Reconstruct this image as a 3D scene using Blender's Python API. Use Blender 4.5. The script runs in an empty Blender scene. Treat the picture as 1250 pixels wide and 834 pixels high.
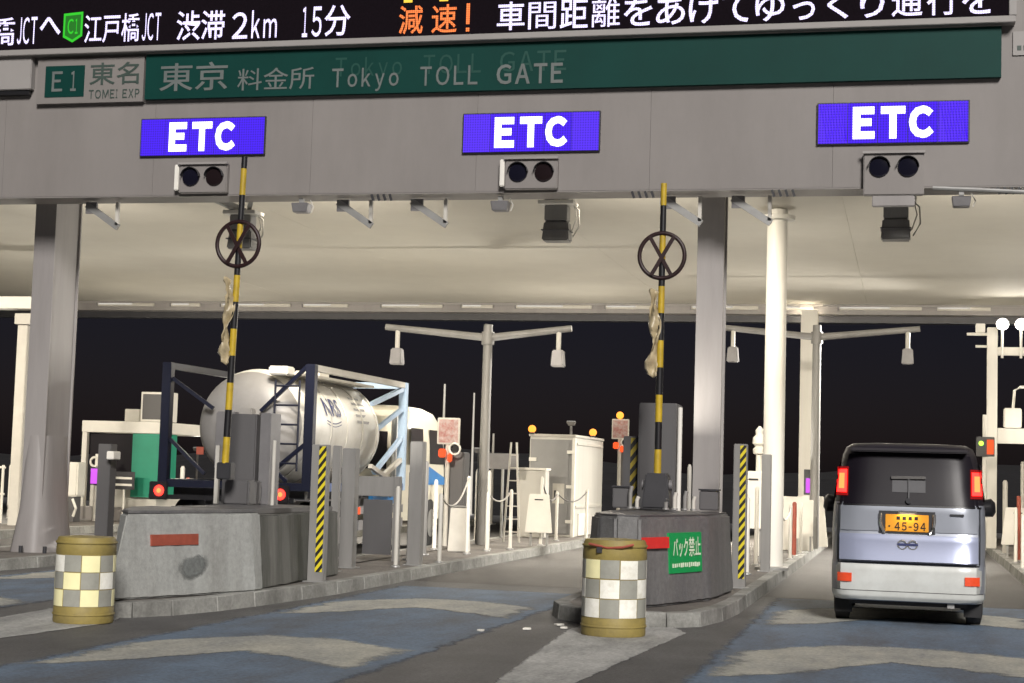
import bpy, bmesh, math, random
from mathutils import Matrix, Vector
rad = math.radians
random.seed(7)
SC = bpy.context.scene
COL = SC.collection

# ------------------------------------------------------------------ camera, sky, sun, exposure
cam_d = bpy.data.cameras.new('camera')
cam_d.sensor_width = 36.0
cam_d.lens = 36.0 * 2015 / 1250
cam_d.clip_start = 0.1
cam_d.clip_end = 3000
cam = bpy.data.objects.new('camera', cam_d)
COL.objects.link(cam)
R = Matrix.Rotation(rad(13.61), 4, 'Z') @ Matrix.Rotation(rad(90 + 4.54), 4, 'X') @ Matrix.Rotation(rad(1.70), 4, 'Z')
cam.matrix_world = Matrix.Translation((0, 0, 1.5)) @ R
SC.camera = cam

SUN_EL, SUN_AZ = 30.0, 158.0            # the plaza's high-mast light comes from behind the viewer, a little to the right
w = bpy.data.worlds.new('World')
SC.world = w
w.use_nodes = True
nt = w.node_tree
nt.nodes.clear()
sky = nt.nodes.new('ShaderNodeTexSky')
sky.sky_type = 'NISHITA'
sky.sun_disc = False
sky.sun_elevation = rad(SUN_EL)
sky.sun_rotation = rad(SUN_AZ)
tint = nt.nodes.new('ShaderNodeMixRGB')
tint.blend_type = 'MULTIPLY'
tint.inputs['Fac'].default_value = 1.0
tint.inputs['Color2'].default_value = (0.95, 0.72, 1.0, 1)
bg = nt.nodes.new('ShaderNodeBackground')
bg.inputs['Strength'].default_value = 0.00027
wo = nt.nodes.new('ShaderNodeOutputWorld')
nt.links.new(sky.outputs[0], tint.inputs['Color1'])
nt.links.new(tint.outputs[0], bg.inputs['Color'])
nt.links.new(bg.outputs[0], wo.inputs['Surface'])

sd = bpy.data.lights.new('sun', 'SUN')
sd.energy = 0.48
sd.angle = rad(16)
sd.color = (1.0, 0.955, 0.91)
so = bpy.data.objects.new('sun', sd)
COL.objects.link(so)
# direction towards the light
sdir = Vector((math.sin(rad(SUN_AZ)) * math.cos(rad(SUN_EL)), math.cos(rad(SUN_AZ)) * math.cos(rad(SUN_EL)), math.sin(rad(SUN_EL))))
so.rotation_euler = sdir.to_track_quat('Z', 'Y').to_euler()

vs = SC.view_settings
vs.view_transform = 'Standard'
vs.look = 'None'
vs.gamma = 1
vs.exposure = 3.0
try:
    vs.use_curve_mapping = False
except Exception:
    pass
SC.render.engine = 'CYCLES'
SC.cycles.use_denoising = True
SC.cycles.max_bounces = 6
SC.cycles.sample_clamp_indirect = 3.0

# ------------------------------------------------------------------ materials
MATS = {}


def mat(name, col, rough=0.6, metal=0.0, var=0.12, scale=3.0, bump=0.0, bscale=40.0, dirt=None, dirt_amt=0.0, dscale=1.2, spec=0.5, streak=False, coat=0.0, aniso=None, grain=0.0, gscale=55.0):
    if name in MATS:
        return MATS[name]
    m = bpy.data.materials.new(name)
    m.use_nodes = True
    n, l = m.node_tree.nodes, m.node_tree.links
    b = n['Principled BSDF']
    b.inputs['Roughness'].default_value = rough
    b.inputs['Metallic'].default_value = metal
    b.inputs['Specular IOR Level'].default_value = spec
    if coat:
        b.inputs['Coat Weight'].default_value = coat
        b.inputs['Coat Roughness'].default_value = 0.08
    tc = n.new('ShaderNodeNewGeometry')
    mp = n.new('ShaderNodeMapping')
    l.new(tc.outputs['Position'], mp.inputs['Vector'])
    if streak:
        mp.inputs['Scale'].default_value = (1, 1, 0.12)
    nz = n.new('ShaderNodeTexNoise')
    nz.inputs['Scale'].default_value = scale
    nz.inputs['Detail'].default_value = 6
    nz.inputs['Roughness'].default_value = 0.65
    l.new(mp.outputs[0], nz.inputs['Vector'])
    rp = n.new('ShaderNodeMapRange')
    rp.inputs['From Min'].default_value = 0.3
    rp.inputs['From Max'].default_value = 0.7
    rp.inputs['To Min'].default_value = 1 - var
    rp.inputs['To Max'].default_value = 1 + var
    l.new(nz.outputs['Fac'], rp.inputs['Value'])
    mx = n.new('ShaderNodeMixRGB')
    mx.blend_type = 'MULTIPLY'
    mx.inputs['Fac'].default_value = 1
    mx.inputs['Color1'].default_value = (*col, 1)
    l.new(rp.outputs[0], mx.inputs['Color2'])
    out = mx.outputs[0]
    if dirt:
        n2 = n.new('ShaderNodeTexNoise')
        n2.inputs['Scale'].default_value = dscale
        n2.inputs['Detail'].default_value = 8
        n2.inputs['Roughness'].default_value = 0.7
        if aniso:
            mp2 = n.new('ShaderNodeMapping')
            mp2.inputs['Scale'].default_value = aniso
            l.new(tc.outputs['Position'], mp2.inputs['Vector'])
            l.new(mp2.outputs[0], n2.inputs['Vector'])
        else:
            l.new(mp.outputs[0], n2.inputs['Vector'])
        r2 = n.new('ShaderNodeMapRange')
        r2.inputs['From Min'].default_value = 0.42
        r2.inputs['From Max'].default_value = 0.68
        r2.inputs['To Max'].default_value = dirt_amt
        l.new(n2.outputs['Fac'], r2.inputs['Value'])
        m2 = n.new('ShaderNodeMixRGB')
        l.new(r2.outputs[0], m2.inputs['Fac'])
        l.new(out, m2.inputs['Color1'])
        m2.inputs['Color2'].default_value = (*dirt, 1)
        out = m2.outputs[0]
    if grain:
        n4 = n.new('ShaderNodeTexNoise')
        n4.inputs['Scale'].default_value = gscale
        n4.inputs['Detail'].default_value = 5
        n4.inputs['Roughness'].default_value = 0.75
        l.new(tc.outputs['Position'], n4.inputs['Vector'])
        r4 = n.new('ShaderNodeMapRange')
        r4.inputs['From Min'].default_value = 0.32
        r4.inputs['From Max'].default_value = 0.68
        r4.inputs['To Min'].default_value = 1 - grain
        r4.inputs['To Max'].default_value = 1 + grain
        l.new(n4.outputs['Fac'], r4.inputs['Value'])
        m4 = n.new('ShaderNodeMixRGB')
        m4.blend_type = 'MULTIPLY'
        m4.inputs['Fac'].default_value = 1
        l.new(out, m4.inputs['Color1'])
        l.new(r4.outputs[0], m4.inputs['Color2'])
        out = m4.outputs[0]
    l.new(out, b.inputs['Base Color'])
    if bump:
        n3 = n.new('ShaderNodeTexNoise')
        n3.inputs['Scale'].default_value = bscale
        n3.inputs['Detail'].default_value = 4
        l.new(tc.outputs['Position'], n3.inputs['Vector'])
        bp = n.new('ShaderNodeBump')
        bp.inputs['Strength'].default_value = bump
        bp.inputs['Distance'].default_value = 0.02
        l.new(n3.outputs['Fac'], bp.inputs['Height'])
        l.new(bp.outputs[0], b.inputs['Normal'])
    MATS[name] = m
    return m


def emit(name, col, strength, base=(0.02, 0.02, 0.02), dots=0.0):
    if name in MATS:
        return MATS[name]
    m = bpy.data.materials.new(name)
    m.use_nodes = True
    b = m.node_tree.nodes['Principled BSDF']
    b.inputs['Base Color'].default_value = (*base, 1)
    b.inputs['Roughness'].default_value = 0.9
    b.inputs['Specular IOR Level'].default_value = 0.1
    b.inputs['Emission Color'].default_value = (*col, 1)
    b.inputs['Emission Strength'].default_value = strength
    if dots:
        # rows and columns of single LEDs
        n, l = m.node_tree.nodes, m.node_tree.links
        g_ = n.new('ShaderNodeNewGeometry')
        sp = n.new('ShaderNodeSeparateXYZ')
        l.new(g_.outputs['Position'], sp.inputs[0])
        ws = []
        for ax in ('X', 'Z'):
            a = n.new('ShaderNodeMath'); a.operation = 'MULTIPLY'; a.inputs[1].default_value = 2 * math.pi / dots
            l.new(sp.outputs[ax], a.inputs[0])
            c_ = n.new('ShaderNodeMath'); c_.operation = 'COSINE'
            l.new(a.outputs[0], c_.inputs[0])
            ws.append(c_)
        ad = n.new('ShaderNodeMath'); ad.operation = 'ADD'
        l.new(ws[0].outputs[0], ad.inputs[0]); l.new(ws[1].outputs[0], ad.inputs[1])
        mr = n.new('ShaderNodeMapRange')
        mr.inputs['From Min'].default_value = -2
        mr.inputs['From Max'].default_value = 2
        mr.inputs['To Min'].default_value = strength * .45
        mr.inputs['To Max'].default_value = strength * 1.5
        l.new(ad.outputs[0], mr.inputs['Value'])
        l.new(mr.outputs[0], b.inputs['Emission Strength'])
    MATS[name] = m
    return m


def striped(name, c1, c2, period, slant, rough=0.5):
    """diagonal warning tape: colour only, in object space"""
    m = bpy.data.materials.new(name)
    m.use_nodes = True
    n, l = m.node_tree.nodes, m.node_tree.links
    b = n['Principled BSDF']
    b.inputs['Roughness'].default_value = rough
    tc = n.new('ShaderNodeTexCoord')
    sp = n.new('ShaderNodeSeparateXYZ')
    l.new(tc.outputs['Object'], sp.inputs[0])
    a = n.new('ShaderNodeMath'); a.operation = 'MULTIPLY'; a.inputs[1].default_value = slant
    l.new(sp.outputs['X'], a.inputs[0])
    s = n.new('ShaderNodeMath'); s.operation = 'ADD'
    l.new(sp.outputs['Z'], s.inputs[0]); l.new(a.outputs[0], s.inputs[1])
    d = n.new('ShaderNodeMath'); d.operation = 'DIVIDE'; d.inputs[1].default_value = period
    l.new(s.outputs[0], d.inputs[0])
    f = n.new('ShaderNodeMath'); f.operation = 'FRACT'
    l.new(d.outputs[0], f.inputs[0])
    g = n.new('ShaderNodeMath'); g.operation = 'GREATER_THAN'; g.inputs[1].default_value = 0.5
    l.new(f.outputs[0], g.inputs[0])
    mx = n.new('ShaderNodeMixRGB')
    l.new(g.outputs[0], mx.inputs['Fac'])
    mx.inputs['Color1'].default_value = (*c1, 1)
    mx.inputs['Color2'].default_value = (*c2, 1)
    l.new(mx.outputs[0], b.inputs['Base Color'])
    MATS[name] = m
    return m


def road_paint(name, col, wear, under=(0.075, 0.075, 0.078)):
    """paint worn in patches; towards its rim ('cover' falls to 0) it breaks up and bares the asphalt below"""
    m = mat(name, col, 0.75, 0, 0.16, 2.2, 0.25, 90, under, wear, 1.5, aniso=(1.0, 0.28, 1), grain=0.32, gscale=26)
    n, l = m.node_tree.nodes, m.node_tree.links
    b = n['Principled BSDF']
    at_ = n.new('ShaderNodeAttribute')
    at_.attribute_name = 'cover'
    ge = n.new('ShaderNodeNewGeometry')
    nz = n.new('ShaderNodeTexNoise')
    nz.inputs['Scale'].default_value = 3.2
    nz.inputs['Detail'].default_value = 9
    nz.inputs['Roughness'].default_value = 0.72
    l.new(ge.outputs['Position'], nz.inputs['Vector'])
    sb = n.new('ShaderNodeMath'); sb.operation = 'SUBTRACT'; sb.inputs[1].default_value = 0.5
    l.new(nz.outputs['Fac'], sb.inputs[0])
    ml = n.new('ShaderNodeMath'); ml.operation = 'MULTIPLY_ADD'; ml.inputs[1].default_value = 1.7
    l.new(sb.outputs[0], ml.inputs[0])
    l.new(at_.outputs['Fac'], ml.inputs[2])
    mr = n.new('ShaderNodeMapRange')
    mr.inputs['From Min'].default_value = 0.18
    mr.inputs['From Max'].default_value = 0.62
    mr.inputs['To Max'].default_value = 0.95
    l.new(ml.outputs[0], mr.inputs['Value'])
    l.new(mr.outputs[0], b.inputs['Alpha'])
    return m


M = dict(
    asphalt=mat('asphalt', (0.112, 0.111, 0.110), 0.62, 0, 0.28, 1.1, 0.5, 120, (0.045, 0.045, 0.047), 0.6, 0.9, aniso=(1.0, 0.16, 1), grain=0.35, gscale=30),
    asphalt_dark=mat('rubbered_asphalt', (0.050, 0.047, 0.045), 0.6, 0, 0.25, 1.1, 0.4, 120, (0.022, 0.021, 0.021), 0.7, 0.9, aniso=(1.4, 0.08, 1), grain=0.3, gscale=30),
    blue=road_paint('blue_road_paint', (0.140, 0.192, 0.262), 0.75, (0.10, 0.10, 0.105)),
    beige=road_paint('beige_road_paint', (0.45, 0.44, 0.38), 0.6, (0.16, 0.18, 0.21)),
    white_mark=road_paint('white_road_paint', (0.47, 0.47, 0.45), 0.8, (0.12, 0.12, 0.12)),
    concrete=mat('concrete', (0.39, 0.40, 0.385), 0.85, 0, 0.14, 2.5, 0.25, 60, (0.17, 0.165, 0.15), 0.5, 1.4, streak=True, grain=0.14, gscale=18),
    dark_concrete=mat('dark_concrete', (0.135, 0.135, 0.138), 0.55, 0, 0.18, 3, 0.2, 60, (0.24, 0.235, 0.22), 0.55, 2.0, streak=True, grain=0.18, gscale=16),
    mossy=mat('mossy_concrete', (0.17, 0.17, 0.155), 0.9, 0, 0.25, 3, 0.3, 60, (0.05, 0.052, 0.042), 0.85, 2.2, streak=True),
    bank=mat('bank_night_dark', (0.005, 0.0045, 0.006), 0.95, 0, 0.5, 0.8, 0.6, 5),  # near black: the unlit night distance is put into the colour
    kerb=mat('kerb_concrete', (0.30, 0.30, 0.28), 0.85, 0, 0.2, 3, 0.3, 70, (0.09, 0.088, 0.08), 0.75, 1.1, grain=0.2, gscale=22),
    island=mat('island_paving', (0.17, 0.155, 0.14), 0.85, 0, 0.2, 1.4, 0.3, 70, (0.08, 0.075, 0.07), 0.6, 0.9, grain=0.25, gscale=24),
    fascia=mat('fascia_paint', (0.232, 0.215, 0.205), 0.55, 0, 0.06, 0.5, 0, 1, (0.16, 0.146, 0.138), 0.4, 0.9, aniso=(1.0, 1.0, 0.22)),
    board=mat('sign_frame_grey', (0.30, 0.285, 0.275), 0.5, 0, 0.06, 1.5),
    ceiling=mat('ceiling_panel', (0.66, 0.63, 0.555), 0.7, 0, 0.05, 0.35, 0, 1, (0.56, 0.52, 0.45), 0.45, 0.25),
    column=mat('column_grey', (0.31, 0.292, 0.284), 0.5, 0, 0.07, 1.2, 0, 1, (0.12, 0.11, 0.11), 0.4, 1.0, streak=True),
    column_white=mat('column_white', (0.72, 0.70, 0.64), 0.5, 0, 0.05, 1.2, 0, 1, (0.45, 0.42, 0.37), 0.4, 1.0, streak=True),
    plate_grey=mat('route_plate_grey', (0.215, 0.20, 0.19), 0.5, 0, 0.06, 1.5),
    green=mat('sign_green', (0.0012, 0.040, 0.033), 0.55, 0, 0.12, 0.8, spec=0.2),
    green_letter=mat('sign_letter_dull', (0.13, 0.15, 0.145), 0.5, 0, 0.1, 3),
    green_ghost=mat('sign_letter_faint', (0.012, 0.064, 0.051), 0.4, 0, 0.1, 3),
    dark_letter=mat('dark_letter', (0.045, 0.07, 0.06), 0.5, 0, 0.15, 3),
    steel=mat('galvanised_steel', (0.36, 0.36, 0.35), 0.45, 0.5, 0.12, 5),
    post_grey=mat('post_grey', (0.25, 0.245, 0.235), 0.5, 0, 0.12, 3, 0, 1, (0.13, 0.125, 0.12), 0.4, 2.0, streak=True),
    grey_metal=mat('grey_metal', (0.20, 0.195, 0.20), 0.45, 0.2, 0.12, 4),
    dark_metal=mat('dark_metal', (0.045, 0.045, 0.05), 0.4, 0.2, 0.15, 4),
    cabinet=mat('cabinet_grey', (0.115, 0.112, 0.115), 0.5, 0.1, 0.1, 3, 0, 1, (0.06, 0.06, 0.06), 0.5, 1.5, streak=True),
    black=mat('black_paint', (0.012, 0.012, 0.014), 0.4, 0, 0.2, 5),
    yellow=mat('yellow_paint', (0.52, 0.36, 0.02), 0.5, 0, 0.12, 6, 0, 1, (0.2, 0.14, 0.03), 0.5, 4),
    ochre=mat('faded_yellow_plastic', (0.30, 0.235, 0.07), 0.6, 0, 0.14, 5, 0.1, 30, (0.15, 0.12, 0.06), 0.6, 3.0),
    refl_white=mat('reflector_white', (0.96, 0.95, 0.87), 0.3, 0, 0.04, 8, 0, 1, (0.62, 0.60, 0.48), 0.6, 9),
    refl_yellow=mat('reflector_yellowed', (0.95, 0.90, 0.52), 0.3, 0, 0.05, 8),
    refl_grey=mat('reflector_grey', (0.33, 0.33, 0.29), 0.4, 0, 0.12, 8),
    maroon=mat('dark_maroon', (0.018, 0.004, 0.005), 0.45, 0, 0.15, 5),
    sheet=mat('crumpled_sheet', (0.42, 0.35, 0.22), 0.35, 0, 0.25, 9),
    red_plate=mat('red_plate', (0.72, 0.035, 0.03), 0.45, 0, 0.08, 6),
    sign_face=mat('mottled_sign_face', (0.42, 0.33, 0.31), 0.6, 0, 0.2, 14, 0, 1, (0.30, 0.05, 0.04), 0.9, 9.0),
    rust_plate=mat('faded_red_plate', (0.33, 0.075, 0.045), 0.6, 0, 0.18, 9),
    stain=road_paint('grey_stain', (0.155, 0.165, 0.16), 0.2),
    sticker=mat('green_sticker', (0.01, 0.34, 0.09), 0.4, 0, 0.08, 8),
    sticker_text=mat('pale_green_print', (0.75, 0.88, 0.68), 0.5, 0, 0.05, 8),
    white=mat('white_paint', (0.78, 0.76, 0.70), 0.45, 0, 0.05, 3),
    offwhite=mat('off_white_paint', (0.55, 0.53, 0.48), 0.5, 0, 0.08, 3),
    booth=mat('booth_panel', (0.60, 0.585, 0.54), 0.5, 0, 0.06, 2, 0, 1, (0.42, 0.40, 0.36), 0.4, 1.2, streak=True),
    booth_door=mat('booth_door_grey', (0.26, 0.26, 0.26), 0.5, 0, 0.08, 2),
    teal=mat('green_booth_panel', (0.02, 0.27, 0.17), 0.45, 0, 0.06, 3),
    glass_dark=mat('dark_glass', (0.010, 0.008, 0.012), 0.36, 0, 0.05, 3, spec=0.25),
    lens_dark=mat('unlit_lens', (0.008, 0.008, 0.016), 0.12, 0, 0.1, 3),
    lens_dark_red=mat('unlit_red_lens', (0.014, 0.009, 0.010), 0.12, 0, 0.1, 3),
    tank=mat('tank_cladding', (0.74, 0.72, 0.66), 0.42, 0.0, 0.07, 1.8, 0, 1, (0.42, 0.39, 0.33), 0.4, 1.3),
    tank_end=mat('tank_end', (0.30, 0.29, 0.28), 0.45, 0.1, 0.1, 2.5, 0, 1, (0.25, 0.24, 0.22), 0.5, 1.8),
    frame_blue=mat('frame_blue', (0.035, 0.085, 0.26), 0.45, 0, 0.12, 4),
    frame_shaded=mat('frame_blue_shaded', (0.004, 0.006, 0.020), 0.45, 0, 0.12, 4),  # frame blue darkened, shade put into the colour
    frame_lit=mat('frame_blue_lit', (0.42, 0.56, 0.74), 0.45, 0, 0.08, 4),  # frame blue paled, strong light put into the colour
    navy_letter=mat('navy_letter', (0.03, 0.04, 0.13), 0.5, 0, 0.05, 4),
    cab_cream=mat('cab_cream', (0.70, 0.66, 0.54), 0.35, 0, 0.05, 3),
    cab_blue=mat('cab_blue', (0.03, 0.20, 0.52), 0.35, 0, 0.06, 3),
    tyre=mat('tyre_rubber', (0.022, 0.022, 0.023), 0.85, 0, 0.2, 9),
    rim=mat('wheel_rim', (0.42, 0.42, 0.42), 0.35, 0.7, 0.1, 5),
    van_silver=mat('van_silver', (0.36, 0.385, 0.44), 0.32, 0.35, 0.03, 2, coat=0.5),
    van_lid=mat('van_lid_blue_reflection', (0.42, 0.46, 0.62), 0.24, 0.4, 0.03, 2, coat=0.6),  # bluish reflection put into the lid's base colour
    van_bumper=mat('van_bumper_white', (0.60, 0.62, 0.60), 0.4, 0.0, 0.03, 2, 0, 1, (0.42, 0.42, 0.39), 0.5, 2.5, coat=0.3),
    van_roof=mat('van_roof_dark', (0.016, 0.013, 0.018), 0.45, 0.0, 0.04, 2),
    chrome=mat('chrome', (0.65, 0.64, 0.62), 0.18, 0.9, 0.03, 5),
    plate=mat('plate_amber', (0.78, 0.33, 0.012), 0.5, 0, 0.06, 6),
    amber_lens=mat('amber_reflector', (0.80, 0.085, 0.03), 0.25, 0, 0.1, 20),
    chain=mat('pale_chain', (0.5, 0.48, 0.44), 0.5, 0, 0.1, 10),
    rope=mat('dark_chain', (0.10, 0.095, 0.09), 0.6, 0, 0.1, 10),
)
M['hazard'] = striped('hazard_tape', (0.70, 0.58, 0.02), (0.012, 0.012, 0.012), 0.115, -1.3)
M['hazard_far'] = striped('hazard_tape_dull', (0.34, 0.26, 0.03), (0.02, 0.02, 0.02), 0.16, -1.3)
M['led_white'] = emit('led_white', (0.74, 0.66, 1.0), 0.21, dots=0.03)
M['led_orange'] = emit('led_orange', (1.0, 0.22, 0.05), 0.15, dots=0.03)
M['led_yellow'] = emit('led_yellow', (1.0, 0.62, 0.06), 0.16)
M['led_green'] = emit('led_green', (0.03, 0.80, 0.02), 0.10)
M['led_green_dim'] = emit('led_green_dim', (0.01, 0.45, 0.01), 0.05)
M['led_screen'] = mat('led_screen', (0.006, 0.0035, 0.006), 0.9, 0, 0.3, 40, spec=0.1)
M['etc_blue'] = emit('etc_blue', (0.062, 0.004, 1.0), 0.115, dots=0.034)
M['etc_pale'] = emit('etc_pale', (0.095, 0.022, 1.0), 0.12, dots=0.034)
M['etc_white'] = emit('etc_white', (1.0, 0.97, 1.0), 0.26, dots=0.034)
M['red_lamp'] = emit('red_lamp', (1.0, 0.016, 0.010), 1.1)
M['tail_lamp'] = emit('tail_lamp', (1.0, 0.008, 0.006), 1.8)
M['tail_glow'] = emit('tail_glow', (1.0, 0.02, 0.02), 0.035, (0.06, 0.004, 0.004))  # lamp glow imitated by a dim emitting surround
M['tail_core'] = emit('tail_core', (1.0, 0.20, 0.05), 0.34)
M['amber_lamp'] = emit('amber_lamp', (1.0, 0.27, 0.03), 0.34)
M['orange_led'] = emit('orange_led', (1.0, 0.10, 0.02), 0.16)
M['green_led'] = emit('green_led', (0.4, 0.9, 0.05), 0.5)
M['magenta_led'] = emit('magenta_led', (0.72, 0.12, 0.9), 0.14)
M['flood_lens'] = emit('flood_lens', (1.0, 0.93, 0.82), 6.0)
M['strip_lens'] = emit('strip_lens', (1.0, 0.94, 0.84), 0.085)


# ------------------------------------------------------------------ mesh helpers
class MB:
    def __init__(self):
        self.v, self.f = [], []

    def add(self, vs, fs):
        o = len(self.v)
        self.v += [tuple(p) for p in vs]
        self.f += [tuple(i + o for i in f) for f in fs]
        return self

    def box(self, x0, x1, y0, y1, z0, z1):
        return self.add([(x0, y0, z0), (x1, y0, z0), (x1, y1, z0), (x0, y1, z0), (x0, y0, z1), (x1, y0, z1), (x1, y1, z1), (x0, y1, z1)],
                        [(0, 3, 2, 1), (4, 5, 6, 7), (0, 1, 5, 4), (1, 2, 6, 5), (2, 3, 7, 6), (3, 0, 4, 7)])

    def bar(self, p0, p1, wx, wy=None, up=(0, 0, 1)):
        """square bar from p0 to p1"""
        wy = wy or wx
        p0, p1 = Vector(p0), Vector(p1)
        d = (p1 - p0).normalized()
        u = Vector(up)
        if abs(d.dot(u)) > 0.98:
            u = Vector((0, 1, 0))
        s = d.cross(u).normalized() * wx / 2
        t = s.normalized().cross(d) * wy / 2
        vs = [p0 - s - t, p0 + s - t, p0 + s + t, p0 - s + t, p1 - s - t, p1 + s - t, p1 + s + t, p1 - s + t]
        return self.add(vs, [(0, 3, 2, 1), (4, 5, 6, 7), (0, 1, 5, 4), (1, 2, 6, 5), (2, 3, 7, 6), (3, 0, 4, 7)])

    def rings(self, rs, cap=True, closed=False):
        n = len(rs[0])
        vs = [p for r in rs for p in r]
        fs = []
        k = len(rs)
        for i in range(k if closed else k - 1):
            for j in range(n):
                a, b = i * n + j, i * n + (j + 1) % n
                c, d = ((i + 1) % k) * n + (j + 1) % n, ((i + 1) % k) * n + j
                fs.append((a, b, c, d))
        if cap and not closed:
            fs.append(tuple(reversed(range(n))))
            fs.append(tuple(range((k - 1) * n, k * n)))
        return self.add(vs, fs)

    def cyl(self, p0, p1, r0, r1=None, n=14):
        r1 = r0 if r1 is None else r1
        return self.lathe(p0, p1, [(0, r0), (1, r1)], n)

    def lathe(self, p0, p1, prof, n=20):
        """prof: (fraction along axis, radius)"""
        p0, p1 = Vector(p0), Vector(p1)
        d = p1 - p0
        a = d.normalized()
        u = Vector((0, 0, 1)) if abs(a.z) < 0.9 else Vector((1, 0, 0))
        s = a.cross(u).normalized()
        t = a.cross(s)
        rs = []
        for f, r in prof:
            c = p0 + d * f
            rs.append([c + (s * math.cos(2 * math.pi * j / n) + t * math.sin(2 * math.pi * j / n)) * r for j in range(n)])
        return self.rings(rs)

    def tube(self, pts, r, n=6):
        rs = []
        for i, p in enumerate(pts):
            p = Vector(p)
            d = (Vector(pts[min(i + 1, len(pts) - 1)]) - Vector(pts[max(i - 1, 0)])).normalized()
            u = Vector((0, 0, 1)) if abs(d.z) < 0.9 else Vector((1, 0, 0))
            s = d.cross(u).normalized()
            t = d.cross(s)
            rs.append([p + (s * math.cos(2 * math.pi * j / n) + t * math.sin(2 * math.pi * j / n)) * r for j in range(n)])
        return self.rings(rs)

    def torus(self, c, Rr, r, n=32, k=8, axis='Y'):
        rs = []
        for i in range(n):
            a = 2 * math.pi * i / n
            ring = []
            for j in range(k):
                b = 2 * math.pi * j / k
                q = Rr + r * math.cos(b)
                h = r * math.sin(b)
                if axis == 'Y':
                    ring.append((c[0] + q * math.cos(a), c[1] + h, c[2] + q * math.sin(a)))
                else:
                    ring.append((c[0] + q * math.cos(a), c[1] + q * math.sin(a), c[2] + h))
            rs.append(ring)
        return self.rings(rs, closed=True)

    def prism(self, pts, z0, z1, top=None):
        top = top or pts
        return self.rings([[(x, y, z0) for x, y in pts], [(x, y, z1) for x, y in top]])

    def sphere(self, c, r, n=14, k=8):
        c = Vector(c)
        prof = []
        for i in range(k + 1):
            a = math.pi * i / k
            prof.append(((1 - math.cos(a)) / 2, max(r * math.sin(a), 0.001)))
        return self.lathe(c - Vector((0, 0, r)), c + Vector((0, 0, r)), prof, n)

    def build(self, name, material, parent=None, bevel=0.0, smooth=None, seg=2, rough=0.0):
        me = bpy.data.meshes.new(name)
        me.from_pydata(self.v, [], self.f)
        me.update()
        bm = bmesh.new()
        bm.from_mesh(me)
        bmesh.ops.recalc_face_normals(bm, faces=bm.faces)
        if rough:
            bmesh.ops.subdivide_edges(bm, edges=[e for e in bm.edges if e.calc_length() > .12], cuts=9, use_grid_fill=True)
        if bevel:
            es = [e for e in bm.edges if len(e.link_faces) == 2 and e.calc_face_angle(0) > rad(25)]
            bmesh.ops.bevel(bm, geom=es, offset=bevel, segments=seg, affect='EDGES', clamp_overlap=True)
        if rough:
            rg = random.Random(len(bm.verts))
            for vt in bm.verts:
                k_ = 1.0 if rg.random() > .08 else 2.6
                vt.co += Vector((rg.uniform(-1, 1), rg.uniform(-1, 1), rg.uniform(-1, 1))) * rough * k_
        bm.to_mesh(me)
        bm.free()
        if smooth or bevel:
            me.shade_smooth()
            me.set_sharp_from_angle(angle=rad(smooth or 35))
        me.materials.append(M[material] if isinstance(material, str) else material)
        return link(name, me, parent)


def link(name, me, parent=None):
    o = bpy.data.objects.new(name, me)
    COL.objects.link(o)
    if parent:
        o.parent = parent
    return o


def tag(o, label=None, cat=None, group=None, kind=None):
    if label:
        o['label'] = label
    if cat:
        o['category'] = cat
    if group:
        o['group'] = group
    if kind:
        o['kind'] = kind
    return o


def thing(name, label, cat, loc=(0, 0, 0), rz=0.0, group=None):
    o = bpy.data.objects.new(name, None)
    o.empty_display_size = 0.2
    COL.objects.link(o)
    o.location = loc
    o.rotation_euler = (0, 0, rz)
    return tag(o, label, cat, group)


def dup(root, loc, label, rz=None, group=None):
    r = root.copy()
    COL.objects.link(r)
    r.location = loc
    if rz is not None:
        r.rotation_euler = (0, 0, rz)
    r['label'] = label
    if group:
        r['group'] = group

    def rec(src, dst):
        for ch in list(src.children):
            c = ch.copy()
            COL.objects.link(c)
            c.parent = dst
            rec(ch, c)
    rec(root, r)
    return r


def box(name, material, parent, x0, x1, y0, y1, z0, z1, bevel=0.0):
    return MB().box(x0, x1, y0, y1, z0, z1).build(name, material, parent, bevel)


TEXT = {}


def text_geo(body, offset=0.0):
    key = (body, offset)
    if key in TEXT:
        return TEXT[key]
    c = bpy.data.curves.new('t', 'FONT')
    c.body = body
    c.offset = offset
    c.resolution_u = 3
    o = bpy.data.objects.new('t', c)
    COL.objects.link(o)
    dg = bpy.context.evaluated_depsgraph_get()
    me = bpy.data.meshes.new_from_object(o.evaluated_get(dg))
    vs = [tuple(v.co) for v in me.vertices]
    fs = [tuple(p.vertices) for p in me.polygons]
    bpy.data.objects.remove(o)
    bpy.data.curves.remove(c)
    bpy.data.meshes.remove(me)
    xs = [v[0] for v in vs]
    ys = [v[1] for v in vs]
    x0, x1, y0, y1 = min(xs), max(xs), min(ys), max(ys)
    vs = [((v[0] - x0) / (x1 - x0), (v[1] - y0) / (y1 - y0)) for v in vs]
    TEXT[key] = (vs, fs)
    return TEXT[key]


def text(name, body, material, parent, x0, x1, z0, z1, y=0.0, offset=0.0, depth=0.006):
    """flat lettering facing -Y, stretched to the given rectangle"""
    vs, fs = text_geo(body, offset)
    n = len(vs)
    front = [(x0 + u * (x1 - x0), y - depth, z0 + v * (z1 - z0)) for u, v in vs]
    me = bpy.data.meshes.new(name)
    me.from_pydata(front, [], fs)
    me.update()
    me.materials.append(M[material])
    return link(name, me, parent)


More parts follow.
